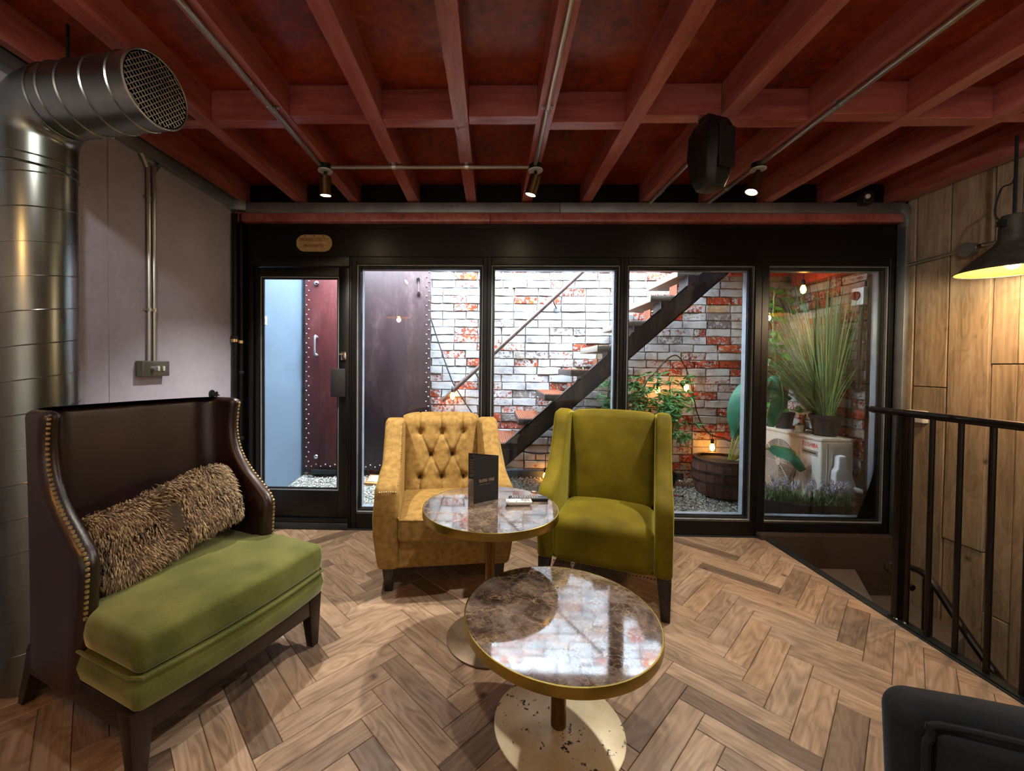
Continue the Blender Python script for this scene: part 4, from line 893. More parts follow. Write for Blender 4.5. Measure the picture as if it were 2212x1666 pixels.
MB().lathe([(.017, 0), (.017, .002), (.014, .003), (.0, .003)], 24).build('disc', MT['brasspost'], co); MB().lathe([(.010, .0028), (.010, .0034), (.0, .0034)], 20).build('centre', MT['print_'], co)
# ================================================================== COURTYARD
YK, XK = 4.20, 3.0
gz = lambda x, y: .065+.075*max(0, min(1, (y-3.3)/.85))+.012*noise.noise(Vector((x*1.7, y*2.5, 0)))
gr = MB(); NXg, NYg = 60, 14
gr.add([(-2.0+5.1*i/NXg, 3.19+1.1*j/NYg, gz(-2.0+5.1*i/NXg, 3.19+1.1*j/NYg)-.012) for j in range(NYg+1) for i in range(NXg+1)], [(j*(NXg+1)+i, j*(NXg+1)+i+1, (j+1)*(NXg+1)+i+1, (j+1)*(NXg+1)+i) for j in range(NYg) for i in range(NXg)])
tag(gr.build('ground_courtyard', MT['ground']), 'earth under the courtyard gravel', 'ground', kind=S)
rg = random.Random(11); gv = MB()
for q in range(15000):
    x = rg.uniform(-1.9, 2.98); y = 3.22+.97*rg.random(); z = gz(x, y)-.006+rg.uniform(0, .008)
    a, b, c = rg.uniform(.007, .013), rg.uniform(.006, .010), rg.uniform(.004, .008); t = rg.uniform(0, 6.28); ct, st_ = math.cos(t), math.sin(t)
    pts = [(a, 0, 0), (0, b, 0), (-a, 0, 0), (0, -b, 0), (a*.2, b*.1, c), (-a*.1, 0, -c)]
    pts = [(x+p[0]*ct-p[1]*st_, y+p[0]*st_+p[1]*ct, z+p[2]) for p in pts]
    gv.add(pts, ((0, 1, 4), (1, 2, 4), (2, 3, 4), (3, 0, 4), (1, 0, 5), (2, 1, 5), (3, 2, 5), (0, 3, 5)))
mg = NT('pale_gravel_stones'); rv_ = mg.node('ShaderNodeNewGeometry').outputs['Random Per Island']
MT['gravel'] = mg.set(color=mg.ramp(rv_, [(0, h('#4f4b42')), (.25, h('#7d786c')), (.6, h('#a09b8f')), (1, h('#c2beb5'))]), rough=.8)
go = gv.build('gravel', MT['gravel'], smooth=None); tag(go, 'pale stone gravel covering the courtyard', 'gravel', kind='stuff')
tag(MB().box(-.6, 1.95, YK-.05, YK-.002, .05, .205).build('kerb', MT['kerb'], bevel=.006), 'dark kerb along the foot of the brick wall', 'kerb', kind=S)
# ---- brick walls
rb_ = random.Random(5)
def brick_mesh(L, hgt, dep, k):
    bm = bmesh.new(); bmesh.ops.create_cube(bm, size=1)
    for v in bm.verts: v.co = Vector((v.co.x*L, v.co.y*dep, v.co.z*hgt))
    ff = [f for f in bm.faces if f.normal.y < -.5]
    es = [e for f in ff for e in f.edges if abs(e.verts[0].co.z-e.verts[1].co.z) < 1e-6]
    bmesh.ops.subdivide_edges(bm, edges=es, cuts=3, use_grid_fill=True)
    for v in bm.verts:
        fr = v.co.y < 0
        v.co += Vector((rb_.uniform(-.003, .003), rb_.uniform(-.005, .003) if fr else 0, rb_.uniform(-.003, .003)))
    ed = [e for e in bm.edges if all(v.co.y < 0 for v in e.verts) and len(e.link_faces) == 2 and e.calc_face_angle(0) > .9]
    bmesh.ops.bevel(bm, geom=ed, offset=.0032, segments=1, affect='EDGES', clamp_overlap=True)
    me = bpy.data.meshes.new('brick'); bm.to_mesh(me); bm.free()
    me.polygons.foreach_set('use_smooth', [True]*len(me.polygons)); me.set_sharp_from_angle(angle=R(18))
    return me
CH, BL = .080, .243
VAR = [brick_mesh(BL-.010, CH-.009, .05, k) for k in range(8)]
HALF = [brick_mesh(BL/2-.010, CH-.009, .05, k) for k in range(4)]
for me in VAR+HALF: me.materials.append(MT['brick'])
def brick_wall(name, label, origin, along, nrm_rot, length, z0, z1, want, limit):
    w = MB()
    # mortar bed behind the brick faces
    A_ = Vector(origin); D_ = Vector(along); N_ = Vector((D_.y, -D_.x, 0))  # towards the yard
    p, q = A_+D_*-.05, A_+D_*(length+.05)
    w.prism([(p-N_*.012).to_2d()[:], (q-N_*.012).to_2d()[:], (q-N_*.14).to_2d()[:], (p-N_*.14).to_2d()[:]], -.1, z1)
    root = w.build(name, MT['mortar'], smooth=None); tag(root, label, 'wall', kind=S)
    rest = MB(); n = 0; cnt = 0
    while z0+n*CH < z1:
        z = z0+n*CH+CH/2; s = -(n % 2)*BL/2-rb_.uniform(0, .02)
        while s < length:
            half = rb_.random() < .10; l = BL/2 if half else BL
            c = s+l/2
            if c-l/2 > -.06 and c+l/2 < length+.06:
                pos = A_+D_*c-N_*(.02+rb_.uniform(-.007, .006))
                me = rb_.choice(HALF if half else VAR)
                M_ = Matrix.Translation((pos.x, pos.y, z)) @ Matrix.Rotation(nrm_rot, 4, 'Z') @ Matrix.Rotation(rb_.uniform(-.012, .012), 4, 'Y')
                if want(pos.x, pos.y, z) and cnt < limit:
                    o = bpy.data.objects.new('brick', me); COL.objects.link(o); o.parent = root; o.matrix_local = M_; cnt += 1
                else: rest.add([M_ @ v.co for v in me.vertices], [tuple(f.vertices) for f in me.polygons])
            s += l
        n += 1
    if rest.v:
        o = rest.build('brick_field', MT['brickfar'], root, smooth=18); o['kind'] = 'stuff'
    return cnt
brick_wall('wall_courtyard_back', 'tall old brick wall with flaking white paint', (-1.95, YK, 0), (1, 0, 0), 0, 4.98, .06, 3.06, lambda x, y, z: -.62 < x < 2.72 and .40 < z < 2.2, 300)
brick_wall('wall_courtyard_side', 'shaded brick side wall behind the air conditioner', (XK, YK, 0), (0, -1, 0), R(-90), 1.05, .06, 2.9, lambda x, y, z: .3 < z < 2.25, 150)
# ---- left courtyard wall with a notice
tag(MB().box(-2.15, -1.925, YW+.1, YK+.1, -.1, 2.8).build('wall_courtyard_left', MT['bluewall']), 'pale blue rendered side wall seen through the door', 'wall', kind=S)
nt = thing('safety_notice', 'small white and yellow notice on the pale blue wall', 'notice', (-1.924, 3.42, 1.60))
MB().box(0, .002, -.05, .05, 0, .07).build('plate', MT['white'], nt); MB().box(.002, .003, -.045, .005, .012, .058).build('yellow_patch', MT['yellow'], nt); MB().box(.002, .003, .02, .04, .015, .05).build('symbol', MT['acgrey'], nt)
# ---- riveted steel
def riveted(name, label, x0, x1, z0, z1, mat, y=4.10):
    t = thing(name, label, 'steel panel', ((x0+x1)/2, y, z0))
    MB().box(x0, x1, y, y+.03, z0, z1).build('sheet', mat, t, bevel=.004, world=True)
    MB().box(x0+.02, x1-.02, y+.03, YK-.03, z0+.0, z1).build('carcass', MT['blackmatt'], t, world=True)
    rv = MB(); M_ = Matrix.Rotation(R(90), 3, 'X')
    for xx in (x0+.028, x1-.028):
        k = 0; z = z0+.03
        while z < z1: rv.ball((xx+(.012 if k % 2 else -.012), y, z), .0085, 8, 3, half=True, M=M_); z += .048; k += 1
    x = x0+.07; k = 0
    while x < x1-.05: rv.ball((x, y, z0+.03+(.02 if k % 2 else 0)), .0085, 8, 3, half=True, M=M_); x += .048; k += 1
    o = rv.build('rivets', MT['rivet'], t, world=True); o['kind'] = 'stuff'
    return t
p1 = riveted('riveted_door', 'red oxide riveted steel door with pull handle', -1.885, -1.36, .20, 2.45, MT['redsteel'])
MB().tube(spline([(-1.755, 4.10, 1.54), (-1.755, 4.04, 1.54), (-1.757, 4.035, 1.45), (-1.755, 4.04, 1.36), (-1.755, 4.10, 1.36)], 5), .011, 8).ball((-1.755, 4.05, 1.54), .02, 8, 5).ball((-1.755, 4.05, 1.36), .02, 8, 5).build('pull_handle', MT['rivet'], p1, world=True)
for z in (2.081, .33): MB().ball((-1.765, 4.098, z), .027, 12, 5, half=True, M=Matrix.Rotation(R(90), 3, 'X')).build('bolt_boss', MT['chrome'], p1, world=True)
MB().box(-1.80, -1.55, 4.06, 4.11, .16, .20).build('foot_bracket', MT['darksteel'], p1, world=True)
p2 = riveted('riveted_sheet', 'purple-brown riveted steel sheet beside the painted bricks', -1.33, -.612, .20, 2.45, MT['brownsteel'])
for x, z in ((-.735, 2.12), (-.73, 1.98)): MB().lathe([(.018, 0), (.018, .02), (.008, .02), (.008, .012)], 14, (x, 4.10, z), Matrix.Rotation(R(90), 3, 'X')).build('cleat', MT['chrome'], p2, world=True)
MB().tube([(-.735, 4.085, 2.10), (-.73, 4.085, 2.0)], .003, 6).build('wire', MT['rivet'], p2, world=True)
# ---- sloped wooden book box near the window
bb = thing('plaque_box', 'small sloped wooden plaque box lying on the gravel', 'plaque', (-1.10, 3.93, .11), R(-8))
MB().loft([[(-.10, -.07, 0), (.10, -.07, 0), (.10, .07, 0), (-.10, .07, 0)], [(-.10, -.07, .025), (.10, -.07, .025), (.10, .07, .07), (-.10, .07, .07)]]).build('box', MT['cane'], bb, bevel=.003)
MB().loft([[(-.075, -.045, .035), (.075, -.045, .035), (.075, .045, .0645), (-.075, .045, .0645)], [(-.075, -.045, .037), (.075, -.045, .037), (.075, .045, .0665), (-.075, .045, .0665)]]).build('plate', MT['blueglass'], bb)
# ---- outdoor steel stair
ss = thing('steel_stair', 'rusted open-tread steel stair climbing the courtyard', 'stairs', (.3, 3.8, .1))
RISE, GO = .2105, .2155
def sx_(i): return .018+.225*i
SL = (2.092-.37)/(2.004-.079)
for yy, nm in ((3.46, 'stringer'),):
    xa, xb = -.25, 2.6
    za, zb = .37+SL*(xa-.079), .37+SL*(xb-.079)
    MB().prism([(xa, za), (xb, zb), (xb, zb+.20), (xa, za+.20)], yy, yy+.012, 'y').prism([(xa, za), (xb, zb), (xb, zb+.012), (xa, za+.012)], yy, yy+.055, 'y').prism([(xa, za+.188), (xb, zb+.188), (xb, zb+.20), (xa, za+.20)], yy, yy+.055, 'y').build(nm, MT['stairsteel'], ss, world=True)
for i in range(-1, 10):
    x = .018+.2185*i; z = .612+.2105*i
    upper = i >= 4
    t = MB().box(x, x+.225, 3.475, 4.14, z-.058, z-.006).build('tread', MT['timber'] if upper else MT['stairsteel'], ss, bevel=.003, world=True)
    mb = MB()
    for k in range(13): mb.box(x+.006+.0168*k, x+.016+.0168*k, 3.48, 4.135, z-.006, z)
    mb.build('tread_ribs', MT['tread'], ss, world=True)
    MB().prism([(x+.08, z-.05), (x+.215, z-.05), (x+.215, z-.10), (x+.08, z-.22)], 3.455, 3.62, 'y').build('tread_bracket', MT['stairsteel'], ss, world=True)
    MB().box(x+.217, x+.225, 3.475, 3.62, z, z+.09).build('upstand', MT['tread'], ss, world=True)
# ---- wall handrail of that stair
hw = thing('courtyard_handrail', 'rusty round handrail fixed to the painted bricks', 'handrail', (0, 4.12, .8))
YH = 4.11
a0, a1 = Vector((-.488, YH, .91)), Vector((1.15, YH, 2.45))
MB().tube([a0, a1], .021, 12).build('rail', MT['rail'], hw, world=True)
for t_ in (.2, .67):
    p = a0.lerp(a1, t_); b = Vector((p.x+.05, YK-.015, p.z-.09))
    MB().tube(spline([p, p+Vector((.015, .01, -.05)), b], 5), .006, 6).build('bracket', MT['rail'], hw, world=True); MB().lathe([(.0, 0), (.034, 0), (.034, .008), (.0, .01)], 16, b, Matrix.Rotation(R(90), 3, 'X')).build('rose', MT['trunk'], hw, world=True)
# ---- overhead landing and red beam
ld_ = thing('steel_landing', 'dark landing with red beam over the corner of the courtyard', 'landing', (2.6, 3.8, 2.1))
MB().box(2.02, XK, 3.35, YK, 2.30, 2.36).build('deck', MT['stairsteel'], ld_, world=True)
MB().box(2.86, XK-.005, 3.25, 4.0, 2.055, 2.30).build('side_beam', MT['redbeam'], ld_, bevel=.004, world=True); MB().box(2.3, 2.86, 4.02, 4.08, 2.16, 2.30).build('cross_beam', MT['redbeam'], ld_, bevel=.004, world=True)
# ---- festoon lights
fs_ = thing('festoon_lights', 'black festoon cable with glowing amber bulbs along the bricks', 'string lights', (1.0, 4.1, .5))
YC = 4.12
cab = [(-.64, YC, 1.86), (-.60, YC, 1.70), (-.42, YC, 1.18), (-.328, YC, 1.0), (-.116, YC, .70), (.1, YC, .52), (.33, YC, .41), (.549, YC, .39), (.79, YC, .47), (1.1, YC, .8), (1.40, YC, .86), (1.559, YC, 1.14), (1.62, YC, 1.2), (1.75, YC, 1.35), (1.848, YC, 1.385), (1.93, YC, 1.27), (1.99, YC, 1.10), (2.06, YC, .80), (2.16, YC, .625), (2.30, YC, .575), (2.45, YC, .60), (2.6, YC, 1.3), (2.74, 4.0, 2.05)]
MB().tube(spline(cab, 6), .0065, 6).build('cable', MT['cable'], fs_, world=True)
def bulb(x, y, z, top, col='bulb'):
    o = MB().tube([(x, y, top), (x, y, z+.075)], .004, 6).lathe([(.013, z+.035), (.015, z+.045), (.015, z+.075), (.008, z+.085)], 12, (x, y, 0)).build('socket', MT['cable'], fs_, world=True)
    MB().lathe([(.003, -.038), (.016, -.028), (.0225, -.008), (.021, .01), (.013, .03), (.011, .038)], 14, (x, y, z)).build('bulb', MT[col], fs_, world=True)
for x, z, top in ((-.383, .963, 1.06), (.549, .175, .39), (1.641, 1.042, 1.2), (1.922, 1.068, 1.28), (2.182, .487, .62)): bulb(x, 4.07, z, top)
bulb(2.72, 3.66, 1.962, 2.1)
# ---- plants
def blade(mb, base, d, L, w, droop, n=6, up=Vector((0, 0, 1))):
    p = Vector(base); d = Vector(d).normalized(); s = d.cross(up)
    s = s.normalized() if s.length > 1e-3 else Vector((1, 0, 0))
    vs = []
    for i in range(n+1):
        t = i/n; ww = w*(1-t**2.2)+.0003; vs += [p-s*ww, p+s*ww]
        d = (d+Vector((0, 0, -droop*(t+.15)/n*3))).normalized(); p = p+d*(L/n)
    mb.add(vs, [(2*i, 2*i+1, 2*i+3, 2*i+2) for i in range(n)])
def pot(name, parent, c, r0, r1, hh, mat, lip=True):
    prof = [(r0, 0), (r1, hh*.82), (r1*1.06, hh*.82), (r1*1.08, hh), (r1*.98, hh), (r1*.96, hh*.9), (.0, hh*.9)] if lip else [(r0, 0), (r1, hh), (r1*.93, hh), (r1*.9, hh*.88), (.0, hh*.88)]
    MB().lathe(prof, 28, c).build(name, mat, parent, smooth=40)
rp = random.Random(21)
mgr = NT('green_blades'); rvg = mgr.node('ShaderNodeNewGeometry').outputs['Random Per Island']
MT['grassg'] = mgr.set(color=mgr.ramp(rvg, [(0, h('#1f4a30')), (.35, h('#3f7d4c')), (.7, h('#6fae6c')), (1, h('#a9cf9a'))]), rough=.45)
AT = .70  # top of the air conditioner
gp = thing('potted_grass', 'tall green ornamental grass in a black pot on the air conditioner', 'plant', (2.85, 3.55, AT+.005))
pot('pot', gp, (0, 0, 0), .078, .108, .175, MT['pot']); MB().lathe([(.1, .155), (.0, .165)], 20).build('soil', MT['soil'], gp)
for half in (0, 1):
    mb = MB(); q = 0; tries = 0
    while q < 430 and tries < 6000:
        tries += 1
        a = rp.uniform(0, 2*math.pi); r = .07*math.sqrt(rp.random()); out = abs(rp.gauss(0, .36))
        if half: out = .45+abs(rp.gauss(0, .35))
        d = Vector((math.cos(a)*out, math.sin(a)*out, 1))
        L = rp.uniform(.6, 1.3) if not half else rp.uniform(.45, .85)
        one = MB(); blade(one, (r*math.cos(a), r*math.sin(a), .16), d, L, rp.uniform(.0024, .0052), rp.uniform(.08, .42) if not half else rp.uniform(.25, .75), 7)
        if any(p[0]+2.85 > 2.97 or p[1]+3.55 < 3.215 or p[1]+3.55 > 4.15 or (p[2] < .1 and abs(p[0]) < .12 and abs(p[1]) < .12) or p[2]+AT+.005 > 2.28 or (p[0]+2.85 > 2.84 and p[2]+AT+.005 > 2.04 ) for p in one.v): continue
        mb.add(one.v, one.f); q += 1
    o = mb.build('blades', MT['grassg'], gp, smooth=None); o['kind'] = 'stuff'
su = thing('potted_succulent', 'tiny succulent in a small white pot on the air conditioner', 'plant', (2.76, 3.72, AT+.005))
pot('pot', su, (0, 0, 0), .024, .035, .06, MT['potwhite'], False)
mb = MB()
for q in range(22):
    a = q*2.4; el_ = .3+1.1*q/22; blade(mb, (0, 0, .052), (math.cos(a)*math.cos(el_), math.sin(a)*math.cos(el_), math.sin(el_)), .035, .006, .1, 3)
mb.build('leaves', MT['vine'], su, smooth=None)['kind'] = 'stuff'
cl = thing('climbing_plant', 'leafy green climber in a dark pot behind the tall grass', 'plant', (2.80, 3.97, AT+.005))
pot('pot', cl, (0, 0, 0), .06, .08, .15, MT['pot'])
MB().tube(spline([(0, 0, .1), (-.06, .02, .5), (-.1, .03, .9), (-.12, .0, 1.3)], 6), .006, 6).build('stem', MT['stalk'], cl)
mb = MB()
def leafshape(mb, c, d, nrm, L, w):
    d = Vector(d).normalized(); s = d.cross(Vector(nrm)).normalized(); n_ = s.cross(d)
    P = [c, c+d*L*.3+s*w+n_*L*.05, c+d*L*.7+s*w*.7, c+d*L, c+d*L*.7-s*w*.7, c+d*L*.3-s*w+n_*L*.05, c+d*L*.35-n_*L*.03]
    mb.add(P, [(0, 1, 6), (1, 2, 6), (2, 3, 6), (3, 4, 6), (4, 5, 6), (5, 0, 6)])
for q in range(95):
    z = rp.uniform(.15, 1.35); k = z/1.35
    c = Vector((-.11*k+rp.gauss(0, .055), .02+rp.gauss(0, .05)-.04, z)); a = rp.uniform(0, 6.28)
    leafshape(mb, c, (math.cos(a), math.sin(a), rp.uniform(-.9, .2)), (rp.uniform(-.6, .6), -1, rp.uniform(.0, 1)), rp.uniform(.05, .10), rp.uniform(.018, .032))
mb.build('leaves', MT['vine'], cl, smooth=None)['kind'] = 'stuff'
gi = thing('giraffe_figure', 'small terracotta animal figure standing beside the black grass pot', 'figurine', (2.83, 3.78, AT+.005))
MB().lathe([(.026, 0), (.024, .05), (.020, .09), (.022, .11), (.026, .125), (.014, .14), (.0, .143)], 14).box(-.03, -.014, -.006, .006, .12, .15).box(.014, .03, -.006, .006, .12, .15).box(-.045, -.01, -.012, .012, .105, .125).build('body', MT['terracotta'], gi, bevel=.003)
# ---- air conditioner
ac = thing('air_conditioner', 'cream outdoor air conditioner unit with red brand lettering', 'air conditioner', (2.84, 3.78, .10))
X0, X1, Y0, Y1, Z0_, Z1_ = 2.70, 2.965, 3.40, 4.12, .13, AT
MB().box(X0, X1, Y0, Y1, Z0_, Z1_-.025).build('cabinet', MT['acbody'], ac, bevel=.014, seg=3, world=True)
MB().box(X0-.006, X1+.004, Y0-.006, Y1+.006, Z1_-.03, Z1_).build('lid', MT['acbody'], ac, bevel=.01, seg=3, world=True)
MB().box(X0-.005, X0+.01, 3.63, 4.10, .155, .645).build('grille_panel', MT['acbody'], ac, bevel=.006, world=True)
gc = Vector((X0-.007, 3.87, .40))
MB().lathe([(.0, 0), (.215, 0)], 40, gc+Vector((-.0005, 0, 0)), Matrix.Rotation(R(90), 3, 'Y'), caps=False).build('fan_opening', MT['acdark'], ac, world=True)
mb = MB()
for k in range(17): rr = .03+.0112*k; mb.tube([gc+Vector((-.006, rr*math.cos(2*math.pi*j/48), rr*math.sin(2*math.pi*j/48))) for j in range(48)], .0028, 5, closed=True)
for k in range(8): mb.tube([gc+Vector((-.009, .03*math.cos(k*math.pi/4), .03*math.sin(k*math.pi/4))), gc+Vector((-.009, .215*math.cos(k*math.pi/4), .215*math.sin(k*math.pi/4)))], .003, 5)
mb.build('fan_guard', MT['acbody'], ac, world=True)
MB().lathe([(.0, 0), (.032, 0), (.03, .006), (.0, .008)], 20, gc+Vector((-.008, 0, 0)), Matrix.Rotation(R(-90), 3, 'Y')).build('fan_hub', MT['acbody'], ac, world=True)
MB().prism([(2.775, .26), (2.775, .44), (2.80, .47), (2.80, .565), (2.865, .57), (2.865, .47), (2.90, .43), (2.945, .34), (2.945, .16), (2.775, .16)], 3.345, 3.40, 'y').build('valve_cover', MT['white'], ac, bevel=.012, seg=3, world=True)
for x in (2.745, 2.755): MB().box(x, x+.004, 3.394, 3.402, .16, .66).build('side_rib', MT['acbody'], ac, world=True)
il = inv(ac); rt_ = (R(90), 0, R(-90))
def actext(s, y, z, size, mat, sx=1.0): p = il @ Vector((X0-.0012, y, z)); return text('lettering', s, size, mat, ac, p, rt_, sx=sx)
MB().box(X0-.0008, X0+.002, 3.43, 3.60, .54, .586).build('name_plate', MT['acgrey'], ac, bevel=.0006, seg=1, world=True)
actext('TOSHIBA', 3.515, .625, .05, MT['red'], .85)
tx = actext('DIGITAL INVERTER', 3.515, .564, .018, MT['cardblack'], .9)
lab = MB()
for c_, (y, z0_, z1_) in enumerate(((3.575, .44, .50), (3.56, .455, .49), (3.575, .36, .42), (3.555, .34, .43), (3.54, .33, .43), (3.525, .34, .44), (3.50, .38, .46), (3.505, .33, .42), (3.575, .24, .32), (3.55, .22, .31), (3.52, .21, .31))):
    k = 0; z = z0_
    while z < z1_: lab.box(X0-.0009, X0+.001, y-.008, y-.001, z, z+.005); z += .009
lab.build('rating_label', MT['printdim'], ac, world=True)
for y in (3.47, 4.02): MB().box(X0+.02, X1, y, y+.05, .07, .135).build('foot', MT['darksteel'], ac, world=True)
# ---- rotary isolator on the side wall
iso = thing('isolator_switch', 'cream isolator box with red rotary knob on the side wall', 'switch', (XK-.01, 3.36, 1.78))
rbox('box', -.07, 0, -.055, .055, 0, .14, .008, MT['white'], iso, cuts=1, seg=2)
MB().lathe([(.035, 0), (.033, .018), (.0, .02)], 20, (-.07, 0, .075), Matrix.Rotation(R(-90), 3, 'Y')).box(-.1, -.088, -.008, .008, .045, .105).build('knob', MT['signred'], iso)
MB().tube([(-.03, 0, 0), (-.03, 0, -.15), (-.03, .02, -.7)], .014, 8).build('cable_gland', MT['cable'], iso)
# ---- barrel planter with large leaves
br = thing('barrel_planter', 'weathered half barrel planter with iron hoops', 'planter', (2.135, 3.82, .115))
prof = [(.205, 0), (.232, .08), (.246, .17), (.245, .25), (.232, .325)]
nst = 22
for k in range(nst):
    mb = MB(); a0_, a1_ = 2*math.pi*(k+.02)/nst, 2*math.pi*(k+.98)/nst; rings = []
    for r_, z in prof: rings.append([(r_*math.cos(a0_), r_*math.sin(a0_), z), (r_*1.004*math.cos((a0_+a1_)/2), r_*1.004*math.sin((a0_+a1_)/2), z), (r_*math.cos(a1_), r_*math.sin(a1_), z), ((r_-.022)*math.cos(a1_), (r_-.022)*math.sin(a1_), z), ((r_-.022)*math.cos(a0_), (r_-.022)*math.sin(a0_), z)])
    mb.loft(rings).build('stave', MT['barrel'], br, smooth=30)
for z0_, z1_ in ((.115, .135), (.205, .225), (.30, .325)):
    ra, rb2 = interp([(p[1], p[0]) for p in prof], z0_), interp([(p[1], p[0]) for p in prof], z1_)
    MB().lathe([(ra+.001, z0_), (ra+.006, z0_), (rb2+.006, z1_), (rb2+.001, z1_)], 48, caps=False).build('hoop', MT['hoop'], br)
MB().lathe([(.225, .30), (.0, .315)], 32, caps=False).build('soil', MT['soil'], br)
MB().tube(spline([(.02, -.25, .31), (.03, -.275, .27), (.035, -.27, .2), (.04, -.262, .17)], 5), .012, 8).build('rope_handle', MT['barrel'], br)
bl = thing('elephant_ear_plant', 'large blue-green leaves on pale stalks growing from the barrel', 'plant', (2.20, 3.80, .42))
def bigleaf(tip_base, tip, w, nrm, curl=.05):
    a, b = Vector(tip_base), Vector(tip); d_ = b-a; L = d_.length; d_.normalize(); s = d_.cross(Vector(nrm)).normalized(); n_ = s.cross(d_)
    NL, NW = 14, 8; vs = []
    for i in range(NL+1):
        t = i/NL; ww = w*(math.sin(math.pi*min(1, t*.92+.08))**.75)*(1 if t < .6 else 1-.5*((t-.6)/.4)**2)+.001
        for j in range(NW+1):
            u = -1+2*j/NW; p = a+d_*(t*L)+s*(u*ww)+n_*(-curl*u*u+.03*math.sin(t*9+u*3)*abs(u)*.5+.06*math.sin(t*math.pi)); vs.append(p)
    fs = [(i*(NW+1)+j, i*(NW+1)+j+1, (i+1)*(NW+1)+j+1, (i+1)*(NW+1)+j) for i in range(NL) for j in range(NW)]
    lf = MB().add(vs, fs).build('leaf', MT['leaf'], bl, smooth=80, world=True)
    mr = MB().tube([a+d_*(L*t)+n_*(.003+.06*math.sin(t*math.pi)) for t in [i/10 for i in range(10)]], [.006*(1-i/12) for i in range(10)], 6)
    mr.v = [tuple(inv(bl) @ Vector(p)) for p in mr.v]; mr.build('midrib', MT['stalk'], lf)
    return lf
def stalk(pts, r=.009): MB().tube(spline(pts, 6), r, 7).build('stalk', MT['stalk'], bl, world=True)
E0 = (2.20, 3.80, .40)
stalk([E0, (2.24, 3.74, .66), (2.33, 3.70, .98), (2.37, 3.70, 1.12)]); stalk([(2.215, 3.80, .40), (2.33, 3.76, .62), (2.45, 3.72, .82), (2.56, 3.72, 1.06)]); stalk([(2.225, 3.79, .40), (2.36, 3.7, .52), (2.47, 3.62, .58)])
stalk([(2.19, 3.81, .40), (2.22, 3.78, .7), (2.25, 3.8, .95)], .007)
for args in (((2.37, 3.70, 1.20), (2.14, 3.66, .64), .135, (-.45, -1, .25)), ((2.585, 3.74, 1.20), (2.535, 3.72, .74), .10, (.3, -1, .2)), ((2.46, 3.62, .60), (2.66, 3.5, .42), .07, (-.2, -.7, 1)), ((2.42, 3.78, 1.02), (2.52, 3.74, 1.18), .05, (0, -1, .5))): 
    x = bigleaf(*args)
# ---- bamboo in pots
def bamboo(label, x, y, hh, spread, n, seed, ctr):
    t = thing('potted_bamboo', label, 'plant', (x, y, .13)); rr = random.Random(seed)
    pot('pot', t, (0, 0, 0), .055, .065, .11, MT['pot']); MB().lathe([(.058, .1), (.0, .105)], 16).build('soil', MT['soil'], t)
    for k in range(3):
        a = k*2.1; MB().tube([(.015*math.cos(a), .015*math.sin(a), .1), (.025*math.cos(a), .02*math.sin(a), .5), (.05*math.cos(a), .03*math.sin(a), hh*.85)], .007, 7).build('cane', MT['cane'], t)
    mb = MB()
    for q in range(n):
        c = Vector((ctr[0]+rr.gauss(0, spread), ctr[1]+rr.gauss(0, .035), ctr[2]+rr.gauss(0, hh*.17)))
        for k in range(6):
            a = rr.uniform(0, 6.28); leafshape(mb, c, (math.cos(a), math.sin(a)*.4-.2, rr.uniform(-.8, .35)), (rr.uniform(-.5, .5), -1, rr.uniform(.1, .9)), rr.uniform(.05, .10), rr.uniform(.006, .011))
    mb.build('leaves', MT['bamboo'], t, smooth=None)['kind'] = 'stuff'
bamboo('potted bamboo with tan canes just right of the olive chair', 1.745, 4.02, 1.0, .10, 95, 4, (-.02, -.05, .72))
bamboo('potted bamboo showing its leaves above the olive chair back', 1.30, 4.06, .95, .16, 90, 9, (0, -.04, .78))
# ---- lavender troughs
def trough(label, x, y, rz, L, w, hh, seed, flowers):
    t = thing('lavender_trough', label, 'planter', (x, y, gz(x, y)-.006), rz, group='lavender troughs under the window'); rr = random.Random(seed)
    MB().loft([[(-L/2+.012, -w/2+.01, 0), (L/2-.012, -w/2+.01, 0), (L/2-.012, w/2-.01, 0), (-L/2+.012, w/2-.01, 0)], [(-L/2, -w/2, hh), (L/2, -w/2, hh), (L/2, w/2, hh), (-L/2, w/2, hh)],
               [(-L/2+.008, -w/2+.008, hh), (L/2-.008, -w/2+.008, hh), (L/2-.008, w/2-.008, hh), (-L/2+.008, w/2-.008, hh)], [(-L/2+.01, -w/2+.01, hh*.8), (L/2-.01, -w/2+.01, hh*.8), (L/2-.01, w/2-.01, hh*.8), (-L/2+.01, w/2-.01, hh*.8)]]).build('box', MT['pot'], t, bevel=.002, seg=1)
    lv = MB(); fw = MB()
    for q in range(230):
        p = (rr.uniform(-L*.47, L*.47), rr.uniform(-w*.4, w*.4), hh*.82); a = rr.uniform(0, 6.28); o_ = rr.uniform(.05, .75)
        blade(lv, p, (math.cos(a)*o_, math.sin(a)*o_, 1), rr.uniform(.06, .17), rr.uniform(.002, .0045), rr.uniform(.1, .6), 4)
    for q in range(flowers):
        p = Vector((rr.uniform(-L*.42, L*.42), rr.uniform(-w*.35, w*.35), hh*.85)); a = rr.uniform(0, 6.28); d_ = Vector((math.cos(a)*.3, math.sin(a)*.3, 1)).normalized(); L_ = rr.uniform(.10, .17)
        lv.tube([p, p+d_*L_], .0018, 4)
        for k in range(7): c = p+d_*(L_+.009*k); fw.ball(c+Vector((rr.uniform(-.005, .005), rr.uniform(-.005, .005), 0)), .009*(1-.07*k), 5, 3)
    lv.build('leaves', MT['lavleaf'], t, smooth=None)['kind'] = 'stuff'; fw.build('flowers', MT['lav'], t)['kind'] = 'stuff'
trough('lavender trough set at an angle beside the barrel', 2.40, 3.40, R(-28), .30, .13, .12, 31, 26)
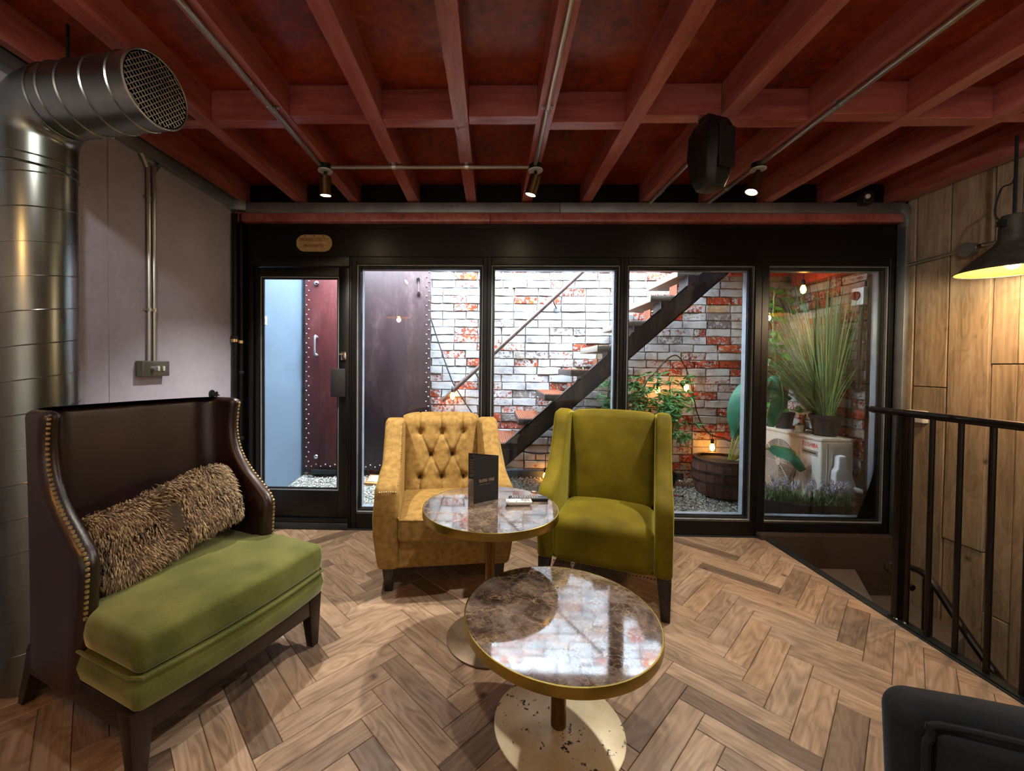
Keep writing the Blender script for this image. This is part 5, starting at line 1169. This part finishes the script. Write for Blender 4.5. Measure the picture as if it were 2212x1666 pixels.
trough('lavender trough standing in front of the air conditioner', 2.68, 3.33, R(0), .36, .13, .125, 32, 34)
# ---- bits on the gravel
for lab_, x, y, z, rz, nm, m_ in (('small clear glass piece by the window sill', 2.40, 3.25, .085, .3, 'glass_piece', 'blueglass'), ('curled brown dead leaf by the lavender trough', 2.47, 3.245, .083, 1.0, 'dead_leaf', 'lead'), ('curled dead leaf lying near the side wall', 2.82, 3.25, .083, 2.0, 'dead_leaf', 'lead')):
    t = thing(nm, lab_, 'leaf' if nm == 'dead_leaf' else 'glass', (x, y, z), rz)
    if nm == 'dead_leaf':
        mb = MB(); vs = [(-.03+.06*i/6, (.016*math.sin(math.pi*(i+.3)/6.6))*s_, .012*abs(s_)+.006*math.sin(i)) for i in range(7) for s_ in (-1, 0, 1)]
        mb.add(vs, [(3*i+k, 3*i+k+1, 3*i+k+4, 3*i+k+3) for i in range(6) for k in (0, 1)]).build('blade', MT[m_], t)
        MB().tube([(-.03, 0, .004), (-.045, .004, .012)], .0014, 5).build('stalk', MT[m_], t)
    else: MB().lathe([(.018, 0), (.022, .012), (.014, .026), (.006, .04), (.0, .042)], 9).build('piece', MT[m_], t, smooth=None)
pe = thing('red_stick', 'short red stick lying on the gravel near the barrel', 'stick', (1.70, 3.72, gz(1.70, 3.72)+.008), R(-15))
MB().tube([(-.045, 0, 0), (.02, 0, 0)], .007, 8).build('barrel', MT['pinkpen'], pe); MB().tube([(.02, 0, 0), (.045, 0, 0)], .0075, 8).build('cap', MT['darksteel'], pe)
hs = thing('lagged_pipe', 'grey lagged pipe and cables low on the side wall', 'pipe', (2.95, 3.3, .25))
MB().tube([(2.94, 3.26, .30), (2.935, 3.42, .30)], .022, 10).build('lagging', MT['acgrey'], hs, world=True)
MB().tube(spline([(2.955, 3.25, .27), (2.93, 3.30, .24), (2.9, 3.36, .235), (2.88, 3.41, .24)], 5), .007, 6).tube(spline([(2.96, 3.25, .25), (2.94, 3.30, .22), (2.9, 3.36, .215), (2.87, 3.41, .22)], 5), .006, 6).build('cables', MT['cable'], hs, world=True)
